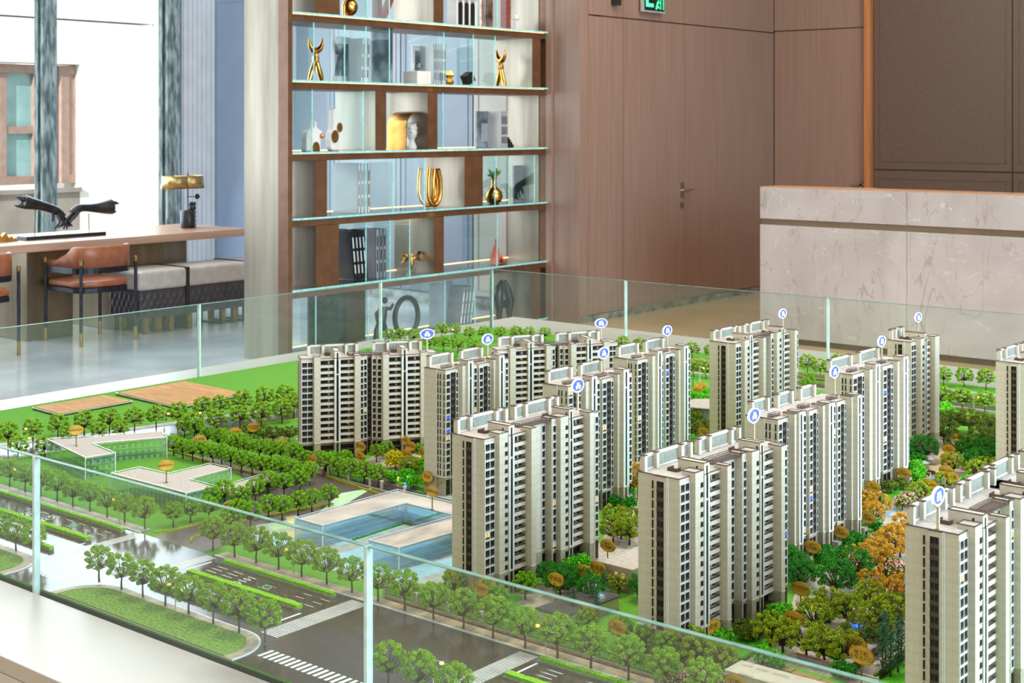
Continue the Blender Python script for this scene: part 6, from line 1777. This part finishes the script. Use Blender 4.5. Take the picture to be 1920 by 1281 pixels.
for (px, py, txt, lab, rot, zb) in (
    (143, 807, '规划社区中心', 'amber oval sign on the roof of the far left acrylic block', RY, .612), (312, 873, '规划社区中心', 'amber oval sign on the roof of the two-winged acrylic block', RY, .605),
    (374, 825, '开闭所', 'amber oval sign half sunk in the grove, leftmost there', RY, 0), (441, 811, '垃圾收集站', 'amber oval sign left of the tall-poled one in the grove', RY, 0), (476, 802, '文化活动站\n公共厕所', 'amber oval two-line sign standing above the grove before the rear road', RY, 0),
    (528, 831, '消防控制室', 'amber oval sign at the dark fence left of the square-on block', RY, 0), (585, 863, '小区出入口', 'amber oval sign at the gate canopy', AR, 0), (676, 838, '配电房', 'amber oval sign 配电房 on the grey gatehouse roof', AR, 0),
    (675, 857, UP, 'amber oval sign just behind and below the gatehouse one', AR, 0), (810, 922, '规划幼儿园', 'amber oval sign on the white kindergarten roof', AR, .601), (759, 826, '风井', 'amber oval sign behind the big yellow-green bush, rearmost', AR, 0),
    (770, 837, '消防控制室', 'amber oval sign behind the big yellow-green bush, front one', AR, 0), (762, 852, '采光井', 'amber oval sign beside the big yellow-green bush', AR, 0), (796, 851, '采光井', 'amber oval sign cut by the narrow-window tower edge', AR, 0),
    (801, 895, '风井', 'amber oval sign 风井 left of the front left tower', AR, 0), (433, 949, '配电房', 'amber oval sign under the near glass edge in the side road trees', RY, 0), (846, 1081, '风井', 'amber oval sign behind glass at the left foot of the front left tower', AR, 0),
    (913, 1093, '风井', 'amber oval sign behind glass before the front left tower, upper', RY, 0), (901, 1106, '地下非机动车\n出入口', 'amber oval sign behind glass before the front left tower, lower', AR, 0), (1042, 1087, '开关站', 'amber oval sign 开关站 above the shrubs', AR, 0),
    (1095, 1072, '消防登高场地', 'amber oval sign left of the annexe, on no roof', AR, 0), (1120, 1066, '配电房', 'amber oval sign 配电房 over the corrugated roof by the annexe', AR, 0), (1139, 1024, UP, 'amber oval sign between the front towers at the foot of the left one', AR, 0),
    (1195, 905, UP, 'amber oval sign half behind the front centre tower, by the orange tree', AR, 0), (1102, 1149, '地下机动车\n出入口', 'amber oval sign at the lit fountain behind glass', AR, 0), (1157, 1177, UP, 'amber oval sign behind glass left of the front centre tower', AR, 0), (1256, 1193, '风井', 'amber oval sign 风井 behind glass on the front centre tower', AR, 0),
    (1337, 1176, '风井', 'brightly lit amber oval sign turned aside at the front centre tower', RY + .2, 0), (1487, 1160, '消防登高场地', 'amber oval sign half hidden by trees right of the front centre tower', AR, 0), (1501, 1105, '地下非机动车\n出入口', 'amber oval two-line sign on its pole right of the front centre tower', AR, 0),
    (1523, 1026, UP, 'amber oval sign above the nearest entrance box', AR, 0), (1576, 998, UP, 'amber oval sign above the second entrance box', AR, 0), (1626, 971, UP, 'amber oval sign above the third entrance box', AR, 0), (1614, 928, '非机动车\n出入口', 'amber oval sign half behind the long tower corner', AR, 0),
    (1637, 913, UP, 'amber oval sign above the fourth entrance box', AR, 0), (1694, 887, UP, 'amber oval sign above the fifth entrance box', AR, 0), (1636, 1020, '地面活动场地', 'amber oval sign sunk behind the orange trees', AR, 0), (1663, 1046, '采光井', 'amber oval sign 采光井 among the orange trees', AR, 0),
    (1605, 1208, UP, 'amber oval sign right behind the garage ramp sign', AR, 0), (1779, 843, UP, 'amber oval sign on its pole over the sandy square', AR, 0), (1776, 860, '地面活动场地', 'amber oval sign just below the one over the sandy square', AR, 0), (1774, 883, '地面活动场地', 'amber oval sign above the one reading 采光井, by the blue path', AR, 0),
    (1783, 895, '采光井', 'amber oval sign 采光井 above the largest round lit sign', AR, 0), (1742, 909, '地面活动场地', 'amber oval sign left of the largest round lit sign', AR, 0), (1797, 822, '消防登高场地', 'amber oval sign at the stream trees, left one', AR, 0), (1821, 828, '采光井', 'amber oval sign 采光井 at the stream trees, right one', AR, 0),
    (1836, 905, '采光井', 'amber oval sign cut by the tower at the right edge', AR, 0), (1319, 810, UP, 'dim amber oval sign in the gap between two towers, left', AR, 0), (1338, 812, '风井', 'dim amber oval sign in the gap between two towers, right', AR, 0), (1911, 1236, '风井', 'amber oval sign cut by the right picture edge at the bottom', AR, 0),
    (1378, 1281, '公厕', 'amber oval sign before the white block at the bottom edge', AR, 0)):
    gold_sign(px, py, txt, lab, rot, zb or .5446)
gold_sign(1615, 1230, '地下机\n动车出入口', 'largest amber oval sign, on a tall pole beside the garage ramp', AR, .5446, 1.15)
